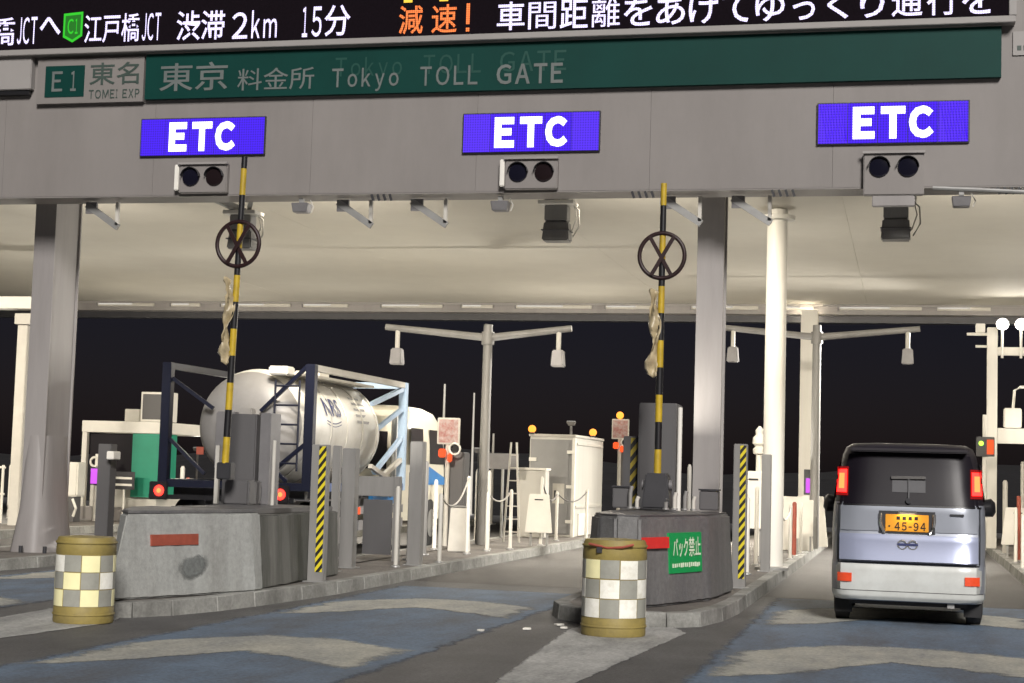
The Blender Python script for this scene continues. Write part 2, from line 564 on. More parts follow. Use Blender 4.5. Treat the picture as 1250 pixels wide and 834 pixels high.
FW = {'E': .8, 'T': .9, 'C': .95, 'O': 1.05, 'L': .75, 'G': 1.0, 'A': 1.0, 'J': .62, 'M': 1.1, 'I': .28, 'X': .9, 'P': .8, '1': .42, '2': .8, '5': .8, '4': .85, '9': .8, '-': .5, 'o': .78, 'k': .72, 'y': .75, 'm': 1.15}
FZ = {'o': (0, .70), 'm': (0, .68), 'y': (-.26, .68), '-': (.38, .52)}


def sign_text(body, material, parent, x0, x1, z0, z1, y=0.0, offset=0.0, depth=0.006, gap=.22, name='lettering'):
    """plain sign-face capitals and figures, one mesh for each character"""
    total = sum(FW.get(c, .4) for c in body) + gap * (len(body) - 1)
    k = (x1 - x0) / total
    x = x0
    for ch in body:
        wd = FW.get(ch, .4) * k
        if ch != ' ':
            fz = FZ.get(ch, (0, 1))
            text(name, chr(ord(ch) + 0xFEE0), material, parent, x, x + wd, z0 + (z1 - z0) * fz[0], z0 + (z1 - z0) * fz[1], y, offset, depth)
        x += wd + gap * k


def area_lamp(parent, loc, direction, sx, sy, watts, col=(1.0, 0.9, 0.75), spread=180):
    d = bpy.data.lights.new('lamp_light', 'AREA')
    d.shape = 'RECTANGLE'
    d.size, d.size_y = sx, sy
    d.energy = watts
    d.color = col
    d.spread = rad(spread)
    o = bpy.data.objects.new('lamp_light', d)
    COL.objects.link(o)
    o.parent = parent
    o.location = loc
    o.rotation_euler = Vector(direction).to_track_quat('-Z', 'Y').to_euler()
    return o


# ------------------------------------------------------------------ ground and road markings
g = MB()
NX, NY = 40, 60
xs = [-400 + 800 * i / NX for i in range(NX + 1)]
ys = [-40 + 900 * j / NY for j in range(NY + 1)]
g.add([(x, y, 0) for y in ys for x in xs], [(j * (NX + 1) + i, j * (NX + 1) + i + 1, (j + 1) * (NX + 1) + i + 1, (j + 1) * (NX + 1) + i) for j in range(NY) for i in range(NX)])
tag(g.build('ground', 'asphalt'), kind='structure')


def flat(name, poly, z, material, rim=0.0):
    if not rim:
        m = MB().add([(x, y, z) for x, y in poly], [tuple(range(len(poly)))])
        return tag(m.build(name, material), kind='structure')
    area = sum(poly[i - 1][0] * poly[i][1] - poly[i][0] * poly[i - 1][1] for i in range(len(poly)))
    if area < 0:
        poly = list(reversed(poly))
    n = len(poly)
    inn = []
    for i in range(n):
        p0, p1, p2 = Vector(poly[i - 1]), Vector(poly[i]), Vector(poly[(i + 1) % n])
        t_ = (p2 - p0).normalized()
        q = p1 + Vector((-t_.y, t_.x)) * rim
        inn.append((q.x, q.y))
    m = MB().add([(x, y, z) for x, y in poly] + [(x, y, z) for x, y in inn], [(i, (i + 1) % n, n + (i + 1) % n, n + i) for i in range(n)] + [tuple(range(n, 2 * n))])
    o = m.build(name, material)
    at_ = o.data.attributes.new('cover', 'FLOAT', 'POINT')
    for i in range(2 * n):
        at_.data[i].value = 0.0 if i < n else 1.0
    return tag(o, kind='structure')


def smooth_poly(pts, n=4):
    """round the outline of a painted marking a little (Chaikin)"""
    for _ in range(n):
        q = []
        for i in range(len(pts)):
            a, b = pts[i], pts[(i + 1) % len(pts)]
            q.append((a[0] * .8 + b[0] * .2, a[1] * .8 + b[1] * .2))
            q.append((a[0] * .2 + b[0] * .8, a[1] * .2 + b[1] * .8))
        pts = q
    return pts


# blue lane carpets
flat('lane_paint', [(-6.42, -6), (-3.74, -6), (-3.78, 18.9), (-4.0, 20.6), (-6.42, 20.6)], 0.004, 'blue', .22)
flat('lane_paint', [(-1.62, -6), (1.55, -6), (1.55, 21.5), (-1.68, 21.5)], 0.004, 'blue', .22)
flat('lane_paint', [(-11.3, -6), (-8.75, -6), (-8.75, 21.5), (-11.3, 21.5)], 0.004, 'blue', .22)


for xa, xb in ((-6.5, -3.76), (-1.8, 1.7), (-11.6, -8.5), (-16.2, -13.6)):
    flat('lane_pavement', [(xa, 21.6), (xb, 21.6), (xb, 46), (xa, 46)], 0.003, 'asphalt_dark')
# beige chevron bars on them (deceleration marking)
TOP = [(-1.2, -.15), (-.98, .38), (-.75, .74), (-.37, 1.17), (.1, 1.22), (.51, 1.06), (1.2, .55)]
BOT = [(-1.2, -1.85), (-.98, -1.72), (-.74, -1.50), (-.52, -1.15), (-.35, -.78), (-.07, -.32), (.3, -.47), (.85, -.88), (1.2, -1.09)]


def interp(line, x):
    for (xa, ya), (xb, yb) in zip(line, line[1:]):
        if x <= xb:
            return ya + (yb - ya) * (x - xa) / (xb - xa)
    return line[-1][1]


def lane_bar(cx, cy, sx=1.0, sy=1.0):
    nx, ny = 40, 16
    vs, cov = [], []
    for j in range(ny + 1):
        for i in range(nx + 1):
            x = -1.2 + 2.4 * i / nx
            a, b = interp(BOT, x), interp(TOP, x)
            f = j / ny
            vs.append((cx + x * sx, cy + (a + (b - a) * f) * sy, .008))
            d = min(x + 1.2, 1.2 - x, (b - a) * f, (b - a) * (1 - f))
            cov.append(min(1.0, d / .34))
    m = MB().add(vs, [(j * (nx + 1) + i, j * (nx + 1) + i + 1, (j + 1) * (nx + 1) + i + 1, (j + 1) * (nx + 1) + i) for j in range(ny) for i in range(nx)])
    o = m.build('lane_bar', 'beige')
    at_ = o.data.attributes.new('cover', 'FLOAT', 'POINT')
    for i, c_ in enumerate(cov):
        at_.data[i].value = c_
    return tag(o, kind='structure')


for yy in (12.75, 17.6, 7.9):
    lane_bar(-5.13, yy)
for yy in (14.55, 19.35, 9.7):
    lane_bar(-.05, yy, 1.26, 1.1)
for yy in (15.2, 20.0):
    lane_bar(-10.0, yy)
# white nose triangles in front of the islands
flat('nose_marking', [(-2.72, 9.6), (-2.42, 9.6), (-2.05, 16.1), (-2.3, 16.75), (-3.15, 16.75), (-3.22, 15.9), (-3.0, 13.0)], 0.005, 'white_mark', .07)
flat('nose_marking', [(-7.9, 9.2), (-7.55, 9.2), (-7.15, 14.2), (-7.4, 15.0), (-8.1, 15.6), (-8.4, 15.2)], 0.005, 'white_mark', .07)


# dark bank added beyond the plaza to hide the lit far ground
hm = MB()
nx, ny = 90, 8
random.seed(21)
vv = []
for j in range(ny + 1):
    for i in range(nx + 1):
        x = -130 + 200 * i / nx
        f = j / ny
        vv.append((x + random.uniform(-.5, .5), 56 + f * 26 + random.uniform(-.5, .5), (2.1 * math.sin(math.pi * f) ** .7) * (1 + .18 * math.sin(x * .21) + random.uniform(-.16, .16)) - .05))
hm.add(vv, [(j * (nx + 1) + i, j * (nx + 1) + i + 1, (j + 1) * (nx + 1) + i + 1, (j + 1) * (nx + 1) + i) for j in range(ny) for i in range(nx)])
tag(hm.build('added_bank', 'bank'), kind='structure')

# ------------------------------------------------------------------ raised islands with single kerb stones
def offset_poly(pts, d):
    n = len(pts)
    out = []
    for i in range(n):
        p0, p1, p2 = Vector(pts[i - 1]), Vector(pts[i]), Vector(pts[(i + 1) % n])
        a, b = (p1 - p0).normalized(), (p2 - p1).normalized()
        na, nb = Vector((-a.y, a.x)), Vector((-b.y, b.x))
        m = (na + nb)
        m = m.normalized() / max(0.4, math.cos(na.angle(nb) / 2))
        q = p1 + m * d
        out.append((q.x, q.y))
    return out


def resample(line, step):
    out = [line[0]]
    acc = 0
    for a, b in zip(line, line[1:]):
        a, b = Vector(a), Vector(b)
        L = (b - a).length
        k = max(1, round(L / step))
        for i in range(1, k + 1):
            q = a.lerp(b, i / k)
            out.append((q.x, q.y))
    return out


def island(cx, tip, rp, lp, y1=46.0, stone_to=36.0):
    """rp/lp: right and left nose points (dx, dy) from tip outwards"""
    right = [(cx + a, tip + b) for a, b in rp]
    left = [(cx - a, tip + b) for a, b in lp]
    ys_ = [tip + rp[-1][1] + 1.0 * i for i in range(1, 60)]
    ys_ = [y for y in ys_ if y < y1]
    rline = right + [(cx + rp[-1][0], y) for y in ys_] + [(cx + rp[-1][0], y1)]
    lline = left + [(cx - lp[-1][0], y) for y in ys_] + [(cx - lp[-1][0], y1)]
    outline = rline + list(reversed(lline))
    if (Vector(rline[0]) - Vector(lline[0])).length < 0.02:
        outline = outline[:-1]
    inner = offset_poly(outline, 0.17)
    slab = MB().prism(inner, 0.0, 0.142).build('traffic_island', 'island')
    tag(slab, kind='structure')
    n = len(outline)
    far = MB()
    for i in range(n):
        j = (i + 1) % n
        a, b, c, d = Vector(outline[i]), Vector(outline[j]), Vector(inner[j]), Vector(inner[i])
        if (b - a).length < 0.05:
            continue
        gp = 0.008 / (b - a).length
        a2, b2 = a.lerp(b, gp), b.lerp(a, gp)
        d2, c2 = d.lerp(c, gp), c.lerp(d, gp)
        dz = random.uniform(-.004, .006)
        nrm = (Vector(d2) - Vector(a2)).normalized() * 0.018
        q0 = [a2, b2, c2, d2]
        q1 = [a2 + nrm, b2 + nrm, c2, d2]
        if a.y < stone_to:
            MB().prism([tuple(v) for v in q0], -0.02, 0.148 + dz, [tuple(v) for v in q1]).build('kerb_stone', 'kerb', slab, 0.008, seg=1)
        else:
            far.prism([tuple(v) for v in q0], -0.02, 0.148, [tuple(v) for v in q1])
    if far.v:
        far.build('kerb', 'kerb', slab)
    return slab


NOSE_A = [(0.02, 0.0), (.25, .22), (.48, .62), (.66, 1.3), (.76, 2.05), (.86, 3.2), (.93, 4.2)]
NOSE_B = [(0.05, 0.0), (.42, .1), (.72, .42), (.86, 1.2), (.92, 2.3)]
NOSE_BL = [(0.05, 0.0), (.45, .15), (.78, .5), (.95, 1.0), (.98, 2.3)]
island(-7.5, 14.55, NOSE_A, NOSE_A)
island(-2.75, 16.45, NOSE_B, NOSE_BL)
island(-12.6, 16.6, NOSE_A, NOSE_A)
island(2.68, 17.2, NOSE_A, NOSE_A)
island(-17.3, 16.6, NOSE_A, NOSE_A, stone_to=10)

# ------------------------------------------------------------------ canopy
YG = 21.0
PITCH = 4.67
X0, X1 = -29.0, 13.0
CEIL = 5.70
YR = 39.6
canopy = thing('toll_canopy', 'wide grey toll gate canopy spanning all lanes with cream ceiling', 'canopy', (0, 0, 0))
px = X0
while px < X1 - 0.1:
    MB().box(px + .0015, px + PITCH / 2 - .0015, YG, YG + .12, 5.21, 9.4).build('fascia_panel', 'fascia', canopy)
    px += PITCH / 2
box('fascia_back', 'fascia', canopy, X0, X1, YG + .125, YG + .5, 5.215, 9.38)
box('fascia_lip', 'plate_grey', canopy, X0, X1, YG - .004, YG + .52, 5.19, 5.206)
nceil = 9
for i in range(nceil):
    a = X0 + (X1 - X0) * i / nceil
    b = X0 + (X1 - X0) * (i + 1) / nceil
    box('ceiling_panel', 'ceiling', canopy, a + .002, b - .002, YG + .5, YR, CEIL, CEIL + .1)
box('roof', 'grey_metal', canopy, X0, X1, YG + .52, YR + .6, CEIL + .12, CEIL + .5)
box('rear_beam', 'column', canopy, X0, X1, YR + .02, YR + .4, 5.46, CEIL + .1)
box('gutter', 'dark_metal', canopy, X0, X1, YR + .41, YR + .75, 5.30, 5.55)

# lit strip lamps along the rear edge, one beside the other
random.seed(3)
xx = -25.2
STRIP_GROUP = 'strip lamps along the rear canopy edge'
ORD = ['leftmost', 'second', 'third', 'fourth', 'fifth', 'sixth', 'seventh', 'eighth', 'ninth', 'tenth', 'eleventh', 'twelfth', 'thirteenth', 'fourteenth']
for k in range(14):
    L = (1.9, 1.2, 1.6, .8)[k % 4]
    t = thing('strip_lamp', ORD[k] + ' strip lamp from the left along the rear edge of the canopy ceiling', 'lamp', (xx, YR - .04, CEIL - .10), 0, STRIP_GROUP)
    box('housing', 'offwhite', t, 0, L, 0, .055, -.04, .04)
    box('diffuser', 'strip_lens', t, .03, L * .62, -.010, -.002, .004, .034)
    box('end_cap', 'grey_metal', t, -.03, -.002, -.03, .055, -.045, .04)
    area_lamp(t, (L / 2, -.03, -.012), (0, -.62, -.78), L - .06, .05, 11, spread=110)
    xx += L + (.35, .9, .5, .6)[k % 4]
box('edge_trim', 'board', canopy, X0, X1, YR - .03, YR + .018, CEIL - .055, CEIL - .004)
# floodlights added unseen behind the front fascia to light under the roof
for i in range(8):
    fx = -22.5 + 4.67 * i
    t = thing('added_floodlight', ORD[i] + ' added floodlight box from the left, unseen behind the front fascia', 'lamp', (fx, YG + .75, 5.38), 0, 'added floodlights behind the front fascia')
    box('housing', 'grey_metal', t, -.45, .45, -.12, .12, -.08, .1, .01)
    box('bracket', 'steel', t, -.04, .04, -.22, -.125, -.05, .2)
    box('lens', 'strip_lens', t, -.42, .42, .122, .13, -.07, .09)
    area_lamp(t, (0, .15, .01), (0, 1, -.42), .84, .16, 24, spread=84)
# uplights on short masts, added to brighten the ceiling and mostly tucked away
UPL = [(-7.62, 21.95, 1.40, 'behind the broad post on the left island'), (-7.92, 30.35, 1.85, 'behind the T-shaped mast'), (-7.55, 37.2, 2.62, 'on the roof of the white toll booth'),
       (-3.12, 21.3, 1.95, 'behind the dark gate cabinet'), (-2.2, 27.9, 1.8, 'behind the round white column'), (-2.70, 34.2, 1.8, 'far behind the round white column'),
       (-12.95, 23.6, 1.8, 'behind the flared column'), (-12.9, 30.2, 1.8, 'behind the tank container'), (-12.9, 36.6, 1.8, 'far beyond the lorry cab'),
       (-17.75, 25.2, 1.8, 'outside the left picture edge, nearest'), (-17.4, 31.0, 1.8, 'left of the green toll booth'), (-17.3, 38.4, 1.8, 'behind the green toll booth'),
       (3.0, 25.2, 1.8, 'outside the right picture edge, nearest'), (3.0, 30.8, 1.8, 'outside the right picture edge, middle'), (3.0, 36.9, 1.8, 'outside the right picture edge, farthest')]
for ux, uy, uh, lb in UPL:
    z0 = .14 if 'roof' not in lb else 2.362
    t = thing('added_uplight', 'slim added uplight ' + lb + ', washing the ceiling', 'uplight', (ux, uy, z0), 0, 'added uplights below the canopy')
    hm = uh - z0
    MB().cyl((0, 0, 0), (0, 0, hm), .03, n=10).build('mast', 'cabinet', t, smooth=40)
    MB().prism([(-.07, -.07), (.07, -.07), (.07, .07), (-.07, .07)], hm, hm + .09, [(-.1, -.1), (.1, -.1), (.1, .1), (-.1, .1)]).build('housing', 'cabinet', t, .008)
    box('lens', 'strip_lens', t, -.085, .085, -.085, .085, hm + .093, hm + .10)
    area_lamp(t, (0, 0, hm + .105), (0, 0, 1), .17, .17, 5.3, (1.0, .94, .83))


# ------------------------------------------------------------------ columns
def h_column(name, label, x, y, w_, d_, z1, flare=False):
    t = thing(name, label, 'column', (x, y, 0.14))
    m = MB()
    m.box(-w_ / 2, w_ / 2, 0, .035, .0, z1 - .14)
    m.build('front_flange', 'column', t, .004, seg=1)
    MB().box(-w_ / 2 + .03, w_ / 2 - .03, .037, d_ - .037, .0, z1 - .14).build('web_box', 'column_white' if not flare else 'column', t)
    MB().box(-w_ / 2, w_ / 2, d_ - .035, d_, .0, z1 - .14).build('rear_flange', 'column', t, .004, seg=1)
    if flare:
        n = 20
        rs = []
        for zz, k_ in ((0, 1.0), (.08, .93), (.3, .66), (.6, .38), (1.0, .14), (1.7, -.13)):
            ring = []
            for j in range(n):
                a = 2 * math.pi * j / n
                cx, sy = math.cos(a), math.sin(a)
                # rounded-rectangle skirt
                q = (abs(cx) ** 4 + abs(sy) ** 4) ** -.25
                rr = 1 + (.05 * math.cos(5 * a) if zz < .6 else 0)
                ring.append(((w_ / 2 + .02 + .12 * k_) * cx * q * rr, d_ / 2 + (d_ / 2 + .02 + .12 * k_) * sy * q * rr, zz))
            rs.append(ring)
        MB().rings(rs).build('base_skirt', 'column', t, smooth=50)
        for (bx, by) in ((-.38, -.2), (.0, -.22), (.36, -.18), (.4, .2)):
            MB().cyl((bx, by, .0), (bx, by, .1), .03, n=8).build('anchor_bolt', 'dark_metal', t)
    else:
        MB().box(-w_ / 2 - .12, w_ / 2 + .12, -.12, d_ + .12, 0, .03).build('base_plate', 'steel', t)
    return t


h_column('canopy_column', 'grey steel column with flared base at the left edge, holding the front fascia', -12.45, 21.9, .34, .78, 5.7, True)
h_column('canopy_column', 'straight grey steel column on the island left of the minivan, below the fascia', -2.62, 22.0, .36, .40, 5.7)
h_column('canopy_column', 'pale square column under the rear beam, behind the round white column', -2.3, 38.9, .38, .5, 5.5)
for ch in list(bpy.data.objects):
    if ch.parent and ch.parent.name == 'canopy_column.002' and ch.name.startswith(('front_flange', 'rear_flange')):
        ch.data.materials[0] = M['column_white']
t = thing('round_column', 'round white column with a ring cap under the ceiling, left of the minivan', 'column', (-2.02, 25.6, .14))
MB().cyl((0, 0, 0), (0, 0, 5.54), .165, .155, 28).build('shaft', 'column_white', t, smooth=40)
MB().lathe((0, 0, 5.36), (0, 0, 5.46), [(0, .16), (.2, .27), (.8, .27), (1, .16)], 28).build('cap_ring', 'column_white', t, smooth=40)
MB().lathe((0, 0, 0), (0, 0, .06), [(0, .26), (.7, .26), (1, .2)], 28).build('base_flange', 'steel', t, smooth=40)
t = thing('rear_column', 'white column far at the left edge, behind the flared grey column', 'column', (-17.5, 30.2, .14))
box('shaft', 'offwhite', t, -.11, .11, -.11, .11, 0, 4.05, .01)
box('bracket_head', 'offwhite', t, -.14, .32, -.2, .2, 4.06, 4.28, .01)
t = thing('rear_beam_box', 'short white beam box above the far left column', 'beam', (-17.6, 30.0, 4.50))
box('body', 'white', t, -1.4, .55, -.2, .2, 0, .24, .01)
box('end_plate', 'steel', t, .555, .575, -.22, .22, -.02, .26)
box('hanger', 'steel', t, -.9, -.84, -.03, .03, .24, 1.2)

# ------------------------------------------------------------------ LED message board
YS = 20.93


def at_board(name, label, cat, x=0.0, y=YS, z=0.0, group=None):
    return thing(name, label, cat, (x, y, z), 0, group)


t = at_board('message_board', 'long black LED message board with white and orange writing on the fascia', 'message board')
box('screen', 'led_screen', t, -16.0, 1.14, -.10, .065, 7.30, 8.9)
box('frame_bottom', 'board', t, -16.0, 1.22, -.13, .066, 7.215, 7.297, .006)
box('frame_side', 'board', t, 1.143, 1.23, -.13, .066, 7.3, 8.9, .006)
yt = -.104
text('lettering', '橋', 'led_white', t, -12.93, -12.47, 7.37, 7.78, yt, .006)
sign_text('JCT', 'led_white', t, -12.44, -12.13, 7.38, 7.77, yt, .004)
text('lettering', 'へ', 'led_white', t, -12.09, -11.76, 7.50, 7.76, yt, .02)
sh = [(-11.72, 7.80), (-11.42, 7.82), (-11.42, 7.47), (-11.57, 7.38), (-11.72, 7.46)]
MB().add([(x, yt - .004, z) for x, z in sh], [(0, 1, 2, 3, 4)]).build('route_shield', 'led_green', t)
shi = [(-11.57 + (x + 11.57) * .8, 7.60 + (z - 7.60) * .82) for x, z in sh]
MB().add([(x, yt - .006, z) for x, z in shi], [(0, 1, 2, 3, 4)]).build('shield_field', 'led_green_dim', t)
sign_text('C1', 'led_green', t, -11.65, -11.49, 7.50, 7.72, yt - .006, .012)
text('lettering', '江戸橋', 'led_white', t, -11.39, -10.54, 7.36, 7.77, yt, .008)
sign_text('JCT', 'led_white', t, -10.50, -10.22, 7.37, 7.76, yt, .004)
text('lettering', '渋滞', 'led_white', t, -9.98, -9.26, 7.35, 7.77, yt, .010)
sign_text('2', 'led_white', t, -9.15, -8.92, 7.35, 7.72, yt, .010)
sign_text('km', 'led_white', t, -8.86, -8.49, 7.35, 7.74, yt, .008, gap=.3)
sign_text('15', 'led_white', t, -8.12, -7.84, 7.34, 7.76, yt, .008, gap=.35)
text('lettering', '分', 'led_white', t, -7.80, -7.43, 7.34, 7.77, yt, .010)
text('lettering', '減', 'led_orange', t, -6.74, -6.40, 7.33, 7.72, yt, .010)
text('lettering', '速', 'led_orange', t, -6.28, -5.93, 7.33, 7.72, yt, .010)
box('lettering', 'led_orange', t, -5.80, -5.755, yt - .006, yt, 7.44, 7.72)
box('lettering', 'led_orange', t, -5.80, -5.755, yt - .006, yt, 7.34, 7.39)
for ax, bx in ((-6.68, -6.56), (-6.18, -6.06)):
    box('lettering', 'led_yellow', t, ax, bx, yt - .006, yt, 7.765, 8.1)
chars = '車間距離をあけてゆっくり通行を'
cw = (0.98 + 5.40) / len(chars)
for i, chh in enumerate(chars):
    a = -5.40 + cw * i
    sc = {'っ': (.66, .62), 'く': (.62, .92), 'り': (.70, .95), '間': (.88, .95)}.get(chh, (.88, 1.0))
    wd = cw * sc[0]
    text('lettering', chh, 'led_white', t, a + (cw - wd) / 2, a + (cw + wd) / 2, 7.335, 7.335 + .385 * sc[1], yt, .002 if chh in '離間' else .010)

# ------------------------------------------------------------------ green name sign and route plates
t = at_board('name_sign', 'long dark green toll gate name sign with pale lettering below the message board', 'sign')
box('plate', 'green', t, -10.46, 1.06, -.02, .055, 6.555, 7.195)
box('edge_trim', 'board', t, -10.46, 1.06, -.03, .056, 7.197, 7.212)
text('lettering', '東京', 'green_letter', t, -10.24, -9.22, 6.66, 7.06, -.021, .008)
text('lettering', '料金所', 'green_letter', t, -9.07, -7.95, 6.64, 6.95, -.021, .002)
sign_text('Tokyo', 'green_letter', t, -7.69, -6.74, 6.65, 6.91, -.021, .012, gap=.35)
sign_text('TOLL', 'green_letter', t, -6.44, -5.64, 6.64, 6.90, -.021, .012, gap=.35)
sign_text('GATE', 'green_letter', t, -5.38, -4.48, 6.63, 6.90, -.021, .022, gap=.25)
sign_text('Tokyo', 'green_ghost', t, -7.65, -6.70, 6.80, 7.06, -.0195, .004, .002, gap=.35, name='faint_letter')  # faint paler copy of the words, set higher
sign_text('TOLL', 'green_ghost', t, -6.40, -5.60, 6.80, 7.06, -.0195, .004, .002, gap=.35, name='faint_letter')
sign_text('GATE', 'green_ghost', t, -5.34, -4.44, 6.80, 7.07, -.0195, .004, .002, gap=.25, name='faint_letter')
t = at_board('route_sign', 'grey route plate with green number square at the left end of the green sign', 'sign')
box('plate', 'plate_grey', t, -12.14, -10.49, -.015, .055, 6.53, 7.17)
box('number_square', 'green', t, -12.01, -11.40, -.022, -.0155, 6.62, 7.07)
sign_text('E1', 'green_letter', t, -11.90, -11.52, 6.70, 6.99, -.023, .012, gap=.6)
text('lettering', '東名', 'dark_letter', t, -11.32, -10.56, 6.78, 7.10, -.016, .008)
sign_text('TOMEI EXP', 'dark_letter', t, -11.32, -10.54, 6.585, 6.71, -.016, .012, gap=.25)
t = at_board('cable_cover', 'pale cover panel above a dark slot at the left end of the fascia', 'panel', -14.0, YS, 6.62)
box('cover', 'board', t, 0, 1.78, -.05, .06, .12, .75, .01)
box('slot', 'black', t, .1, 1.74, -.02, .06, .05, .115)
t = at_board('maker_plate', 'tiny dark lettered plate at the right end of the fascia', 'plate', 1.2, YS, 6.86)
box('plate', 'board', t, 0, .5, .05, .064, -.02, .28)
for i in range(5):
    box('letter_mark', 'dark_letter', t, .05 + i * .075, .10 + i * .075, .046, .0495, .04, .10)

# ------------------------------------------------------------------ ETC signs, signal heads, antennas
LANES = [(-9.585, 6.02, 'left'), (-4.905, 5.99, 'middle'), (-.245, 6.02, 'right')]
ETC_LABEL = {'left': 'violet ETC lane sign at the left, above the tank container lorry',
             'middle': 'violet ETC lane sign in the middle of the fascia',
             'right': 'violet ETC lane sign at the right, with pale hatched end fields'}
for cx, cz, nm in LANES:
    t = at_board('lane_sign', ETC_LABEL[nm], 'sign', cx, YS, cz, 'illuminated ETC lane signs')
    box('housing', 'dark_metal', t, -.935, .935, .030, .062, -.27, .27, .006)
    wd = 1.84 / 5
    for i in range(5):
        a = -.92 + i * wd
        end = i in (0, 4)
        p = box('light_panel', 'etc_pale' if (end and nm != 'left') else 'etc_blue', t, a + .004, a + wd - .004, .020, .029, -.255, .255)
        if end and nm == 'right':
            for q in range(9):
                b0 = a + .02 + q * .04
                MB().add([(b0 - .0, 0.018, .24), (b0 + .012, 0.018, .24), (min(b0 + .11, a + wd - .01), 0.018, -.24), (min(b0 + .098, a + wd - .02), 0.018, -.24)], [(0, 1, 2, 3)]).build('hatch_line', 'etc_blue', p)
    for i, chh in enumerate('ETC'):
        a = -.49 + i * .345
        text('letter', chr(ord(chh) + 0xFEE0), 'etc_white', t, a, a + (.27, .30, .30)[i], -.205, .205, .016, .062, .004)

SIG_LABEL = {'left': 'grey two-lens signal head below the left violet sign',
             'middle': 'grey two-lens signal head below the middle violet sign',
             'right': 'grey two-lens signal head below the right violet sign'}
for (cx, cz, nm), sx in zip(LANES, (-9.52, -4.87, -.225)):
    t = at_board('signal_head', SIG_LABEL[nm], 'signal', sx, YS, 5.42, 'lane signal heads')
    wv = .355 if nm != 'right' else .37
    zb = -.20 if nm != 'right' else -.33
    box('housing', 'fascia', t, -wv, wv, -.03, .065, zb, .22, .012)
    box('hood', 'column', t, -wv - .01, wv + .01, -.07, -.033, .195, .225)
    if nm == 'right':
        box('neck', 'column', t, -.26, .26, -.02, .06, -.47, -.333, .01)
    else:
        box('tube_lamp', 'white', t, -wv - .07, -wv - .008, -.04, .01, -.16, .2, .01)
        box('side_cover', 'column', t, -wv - .03, -wv - .003, .012, .06, -.17, .21)
    for s, mm in ((-1, 'lens_dark'), (1, 'lens_dark_red')):
        ln = MB().lathe((s * .175, -.031, .02), (s * .175, -.055, .02), [(0, .128), (.8, .122), (1, .10)], 26).build('lens', mm if nm != 'right' else 'lens_dark', t, smooth=40)
        vz = MB()
        ring = []
        for rr, yy in ((.137, -.031), (.137, -.10), (.131, -.10), (.131, -.031)):
            ring.append([(s * .175 + rr * math.cos(a), yy, .02 + rr * math.sin(a)) for a in [math.pi * (.02 + .96 * q / 14) for q in range(15)]])
        for a_, b_ in zip(ring, ring[1:]):
            vz.add(a_ + b_, [(q, q + 1, 15 + q + 1, 15 + q) for q in range(14)])
        vz.build('visor', 'dark_metal', t, smooth=40)


def antenna(label, x, y, z, sc=1.0):
    t = thing('antenna_unit', label, 'antenna', (x, y, z), 0, 'tolling antennas under the fascia')
    MB().bar((-.35, -.55, .38), (.0, 0, .22), .09).build('arm', 'steel', t)
    MB().bar((.36, -.55, .38), (.08, 0, .22), .06).build('arm', 'steel', t)
    box('mount_plate', 'column_white', t, -.24, .26, -.2, .16, .16, .215, .006)
    box('neck', 'post_grey', t, -.16, .16, -.12, .12, -.06, .155, .01)
    b = MB()
    b.prism([(-.19, -.14), (.19, -.14), (.19, .16), (-.19, .16)], -.34, -.065, [(-.17, -.1), (.17, -.1), (.17, .12), (-.17, .12)])
    b.build('housing', 'post_grey', t, .02)
    box('band', 'cabinet', t, -.196, .196, -.146, .166, -.20, -.185)
    MB().tube([(.18, 0, .2), (.30, .02, .1), (.31, .02, -.12), (.22, .02, -.28)], .012).build('cable', 'offwhite', t)
    MB().tube([(.22, .03, .2), (.27, .03, .0), (.2, .03, -.2)], .009).build('cable', 'offwhite', t)
    return t


antenna('grey antenna box hanging under the fascia below the middle signal head', -4.78, 22.2, 5.05)
antenna('grey antenna box hanging under the fascia below the right signal head', -.20, 22.0, 5.02)
antenna('grey antenna box hanging behind the left ring of the gate arm', -9.45, 22.2, 4.95)

# small gear hung from the fascia's lower edge
BR = [(-7.42, 'triangular steel bracket under the fascia, left of the pair between left and middle signs'), (-6.36, 'triangular steel bracket under the fascia, right of the pair between left and middle signs'),
      (-2.92, 'triangular steel bracket beside the grey column, on its left'), (-2.02, 'triangular steel bracket beside the grey column, on its right'), (-11.2, 'triangular steel bracket right of the flared left column')]
for bx, lb in BR:
    t = thing('steel_bracket', lb, 'bracket', (bx, 21.25, 5.16), 0, 'triangular brackets under the fascia')
    MB().bar((-.24, 0, -.03), (.26, 0, -.36), .05, .09).build('slanted_bar', 'steel', t)
    MB().bar((.24, 0, .0), (.24, 0, -.33), .045, .05).build('upright_bar', 'offwhite', t)
    box('gusset', 'grey_metal', t, -.25, -.08, -.02, .02, -.16, .0)
DV = [(-8.13, 'small grey sensor box hanging under the fascia right of the left gate arm'), (-5.32, 'small grey sensor box hanging under the fascia left of the middle antenna'), (.60, 'small grey sensor box hanging under the fascia right of the right antenna')]
for bx, lb in DV:
    t = thing('sensor_box', lb, 'sensor', (bx, 21.1, 5.16), 0, 'small sensors under the fascia')
    MB().prism([(-.10, -.08), (.10, -.08), (.10, .08), (-.10, .08)], -.20, -.07, [(-.12, -.1), (.12, -.1), (.12, .1), (-.12, .1)]).build('housing', 'grey_metal', t, .008)
    box('hanger', 'steel', t, -.03, .03, -.03, .03, -.07, 0)
    MB().tube([(.12, 0, -.02), (.17, 0, -.12), (.14, 0, -.2)], .008).build('cable', 'offwhite', t)
TK = [(-6.95, 'row of small dark clips on the fascia edge between the pair of brackets'), (-3.4, 'row of small dark clips on the fascia edge left of the right gate arm'), (-1.6, 'row of small dark clips on the fascia edge above the round white column'), (1.15, 'row of small dark clips on the fascia edge at the right end')]
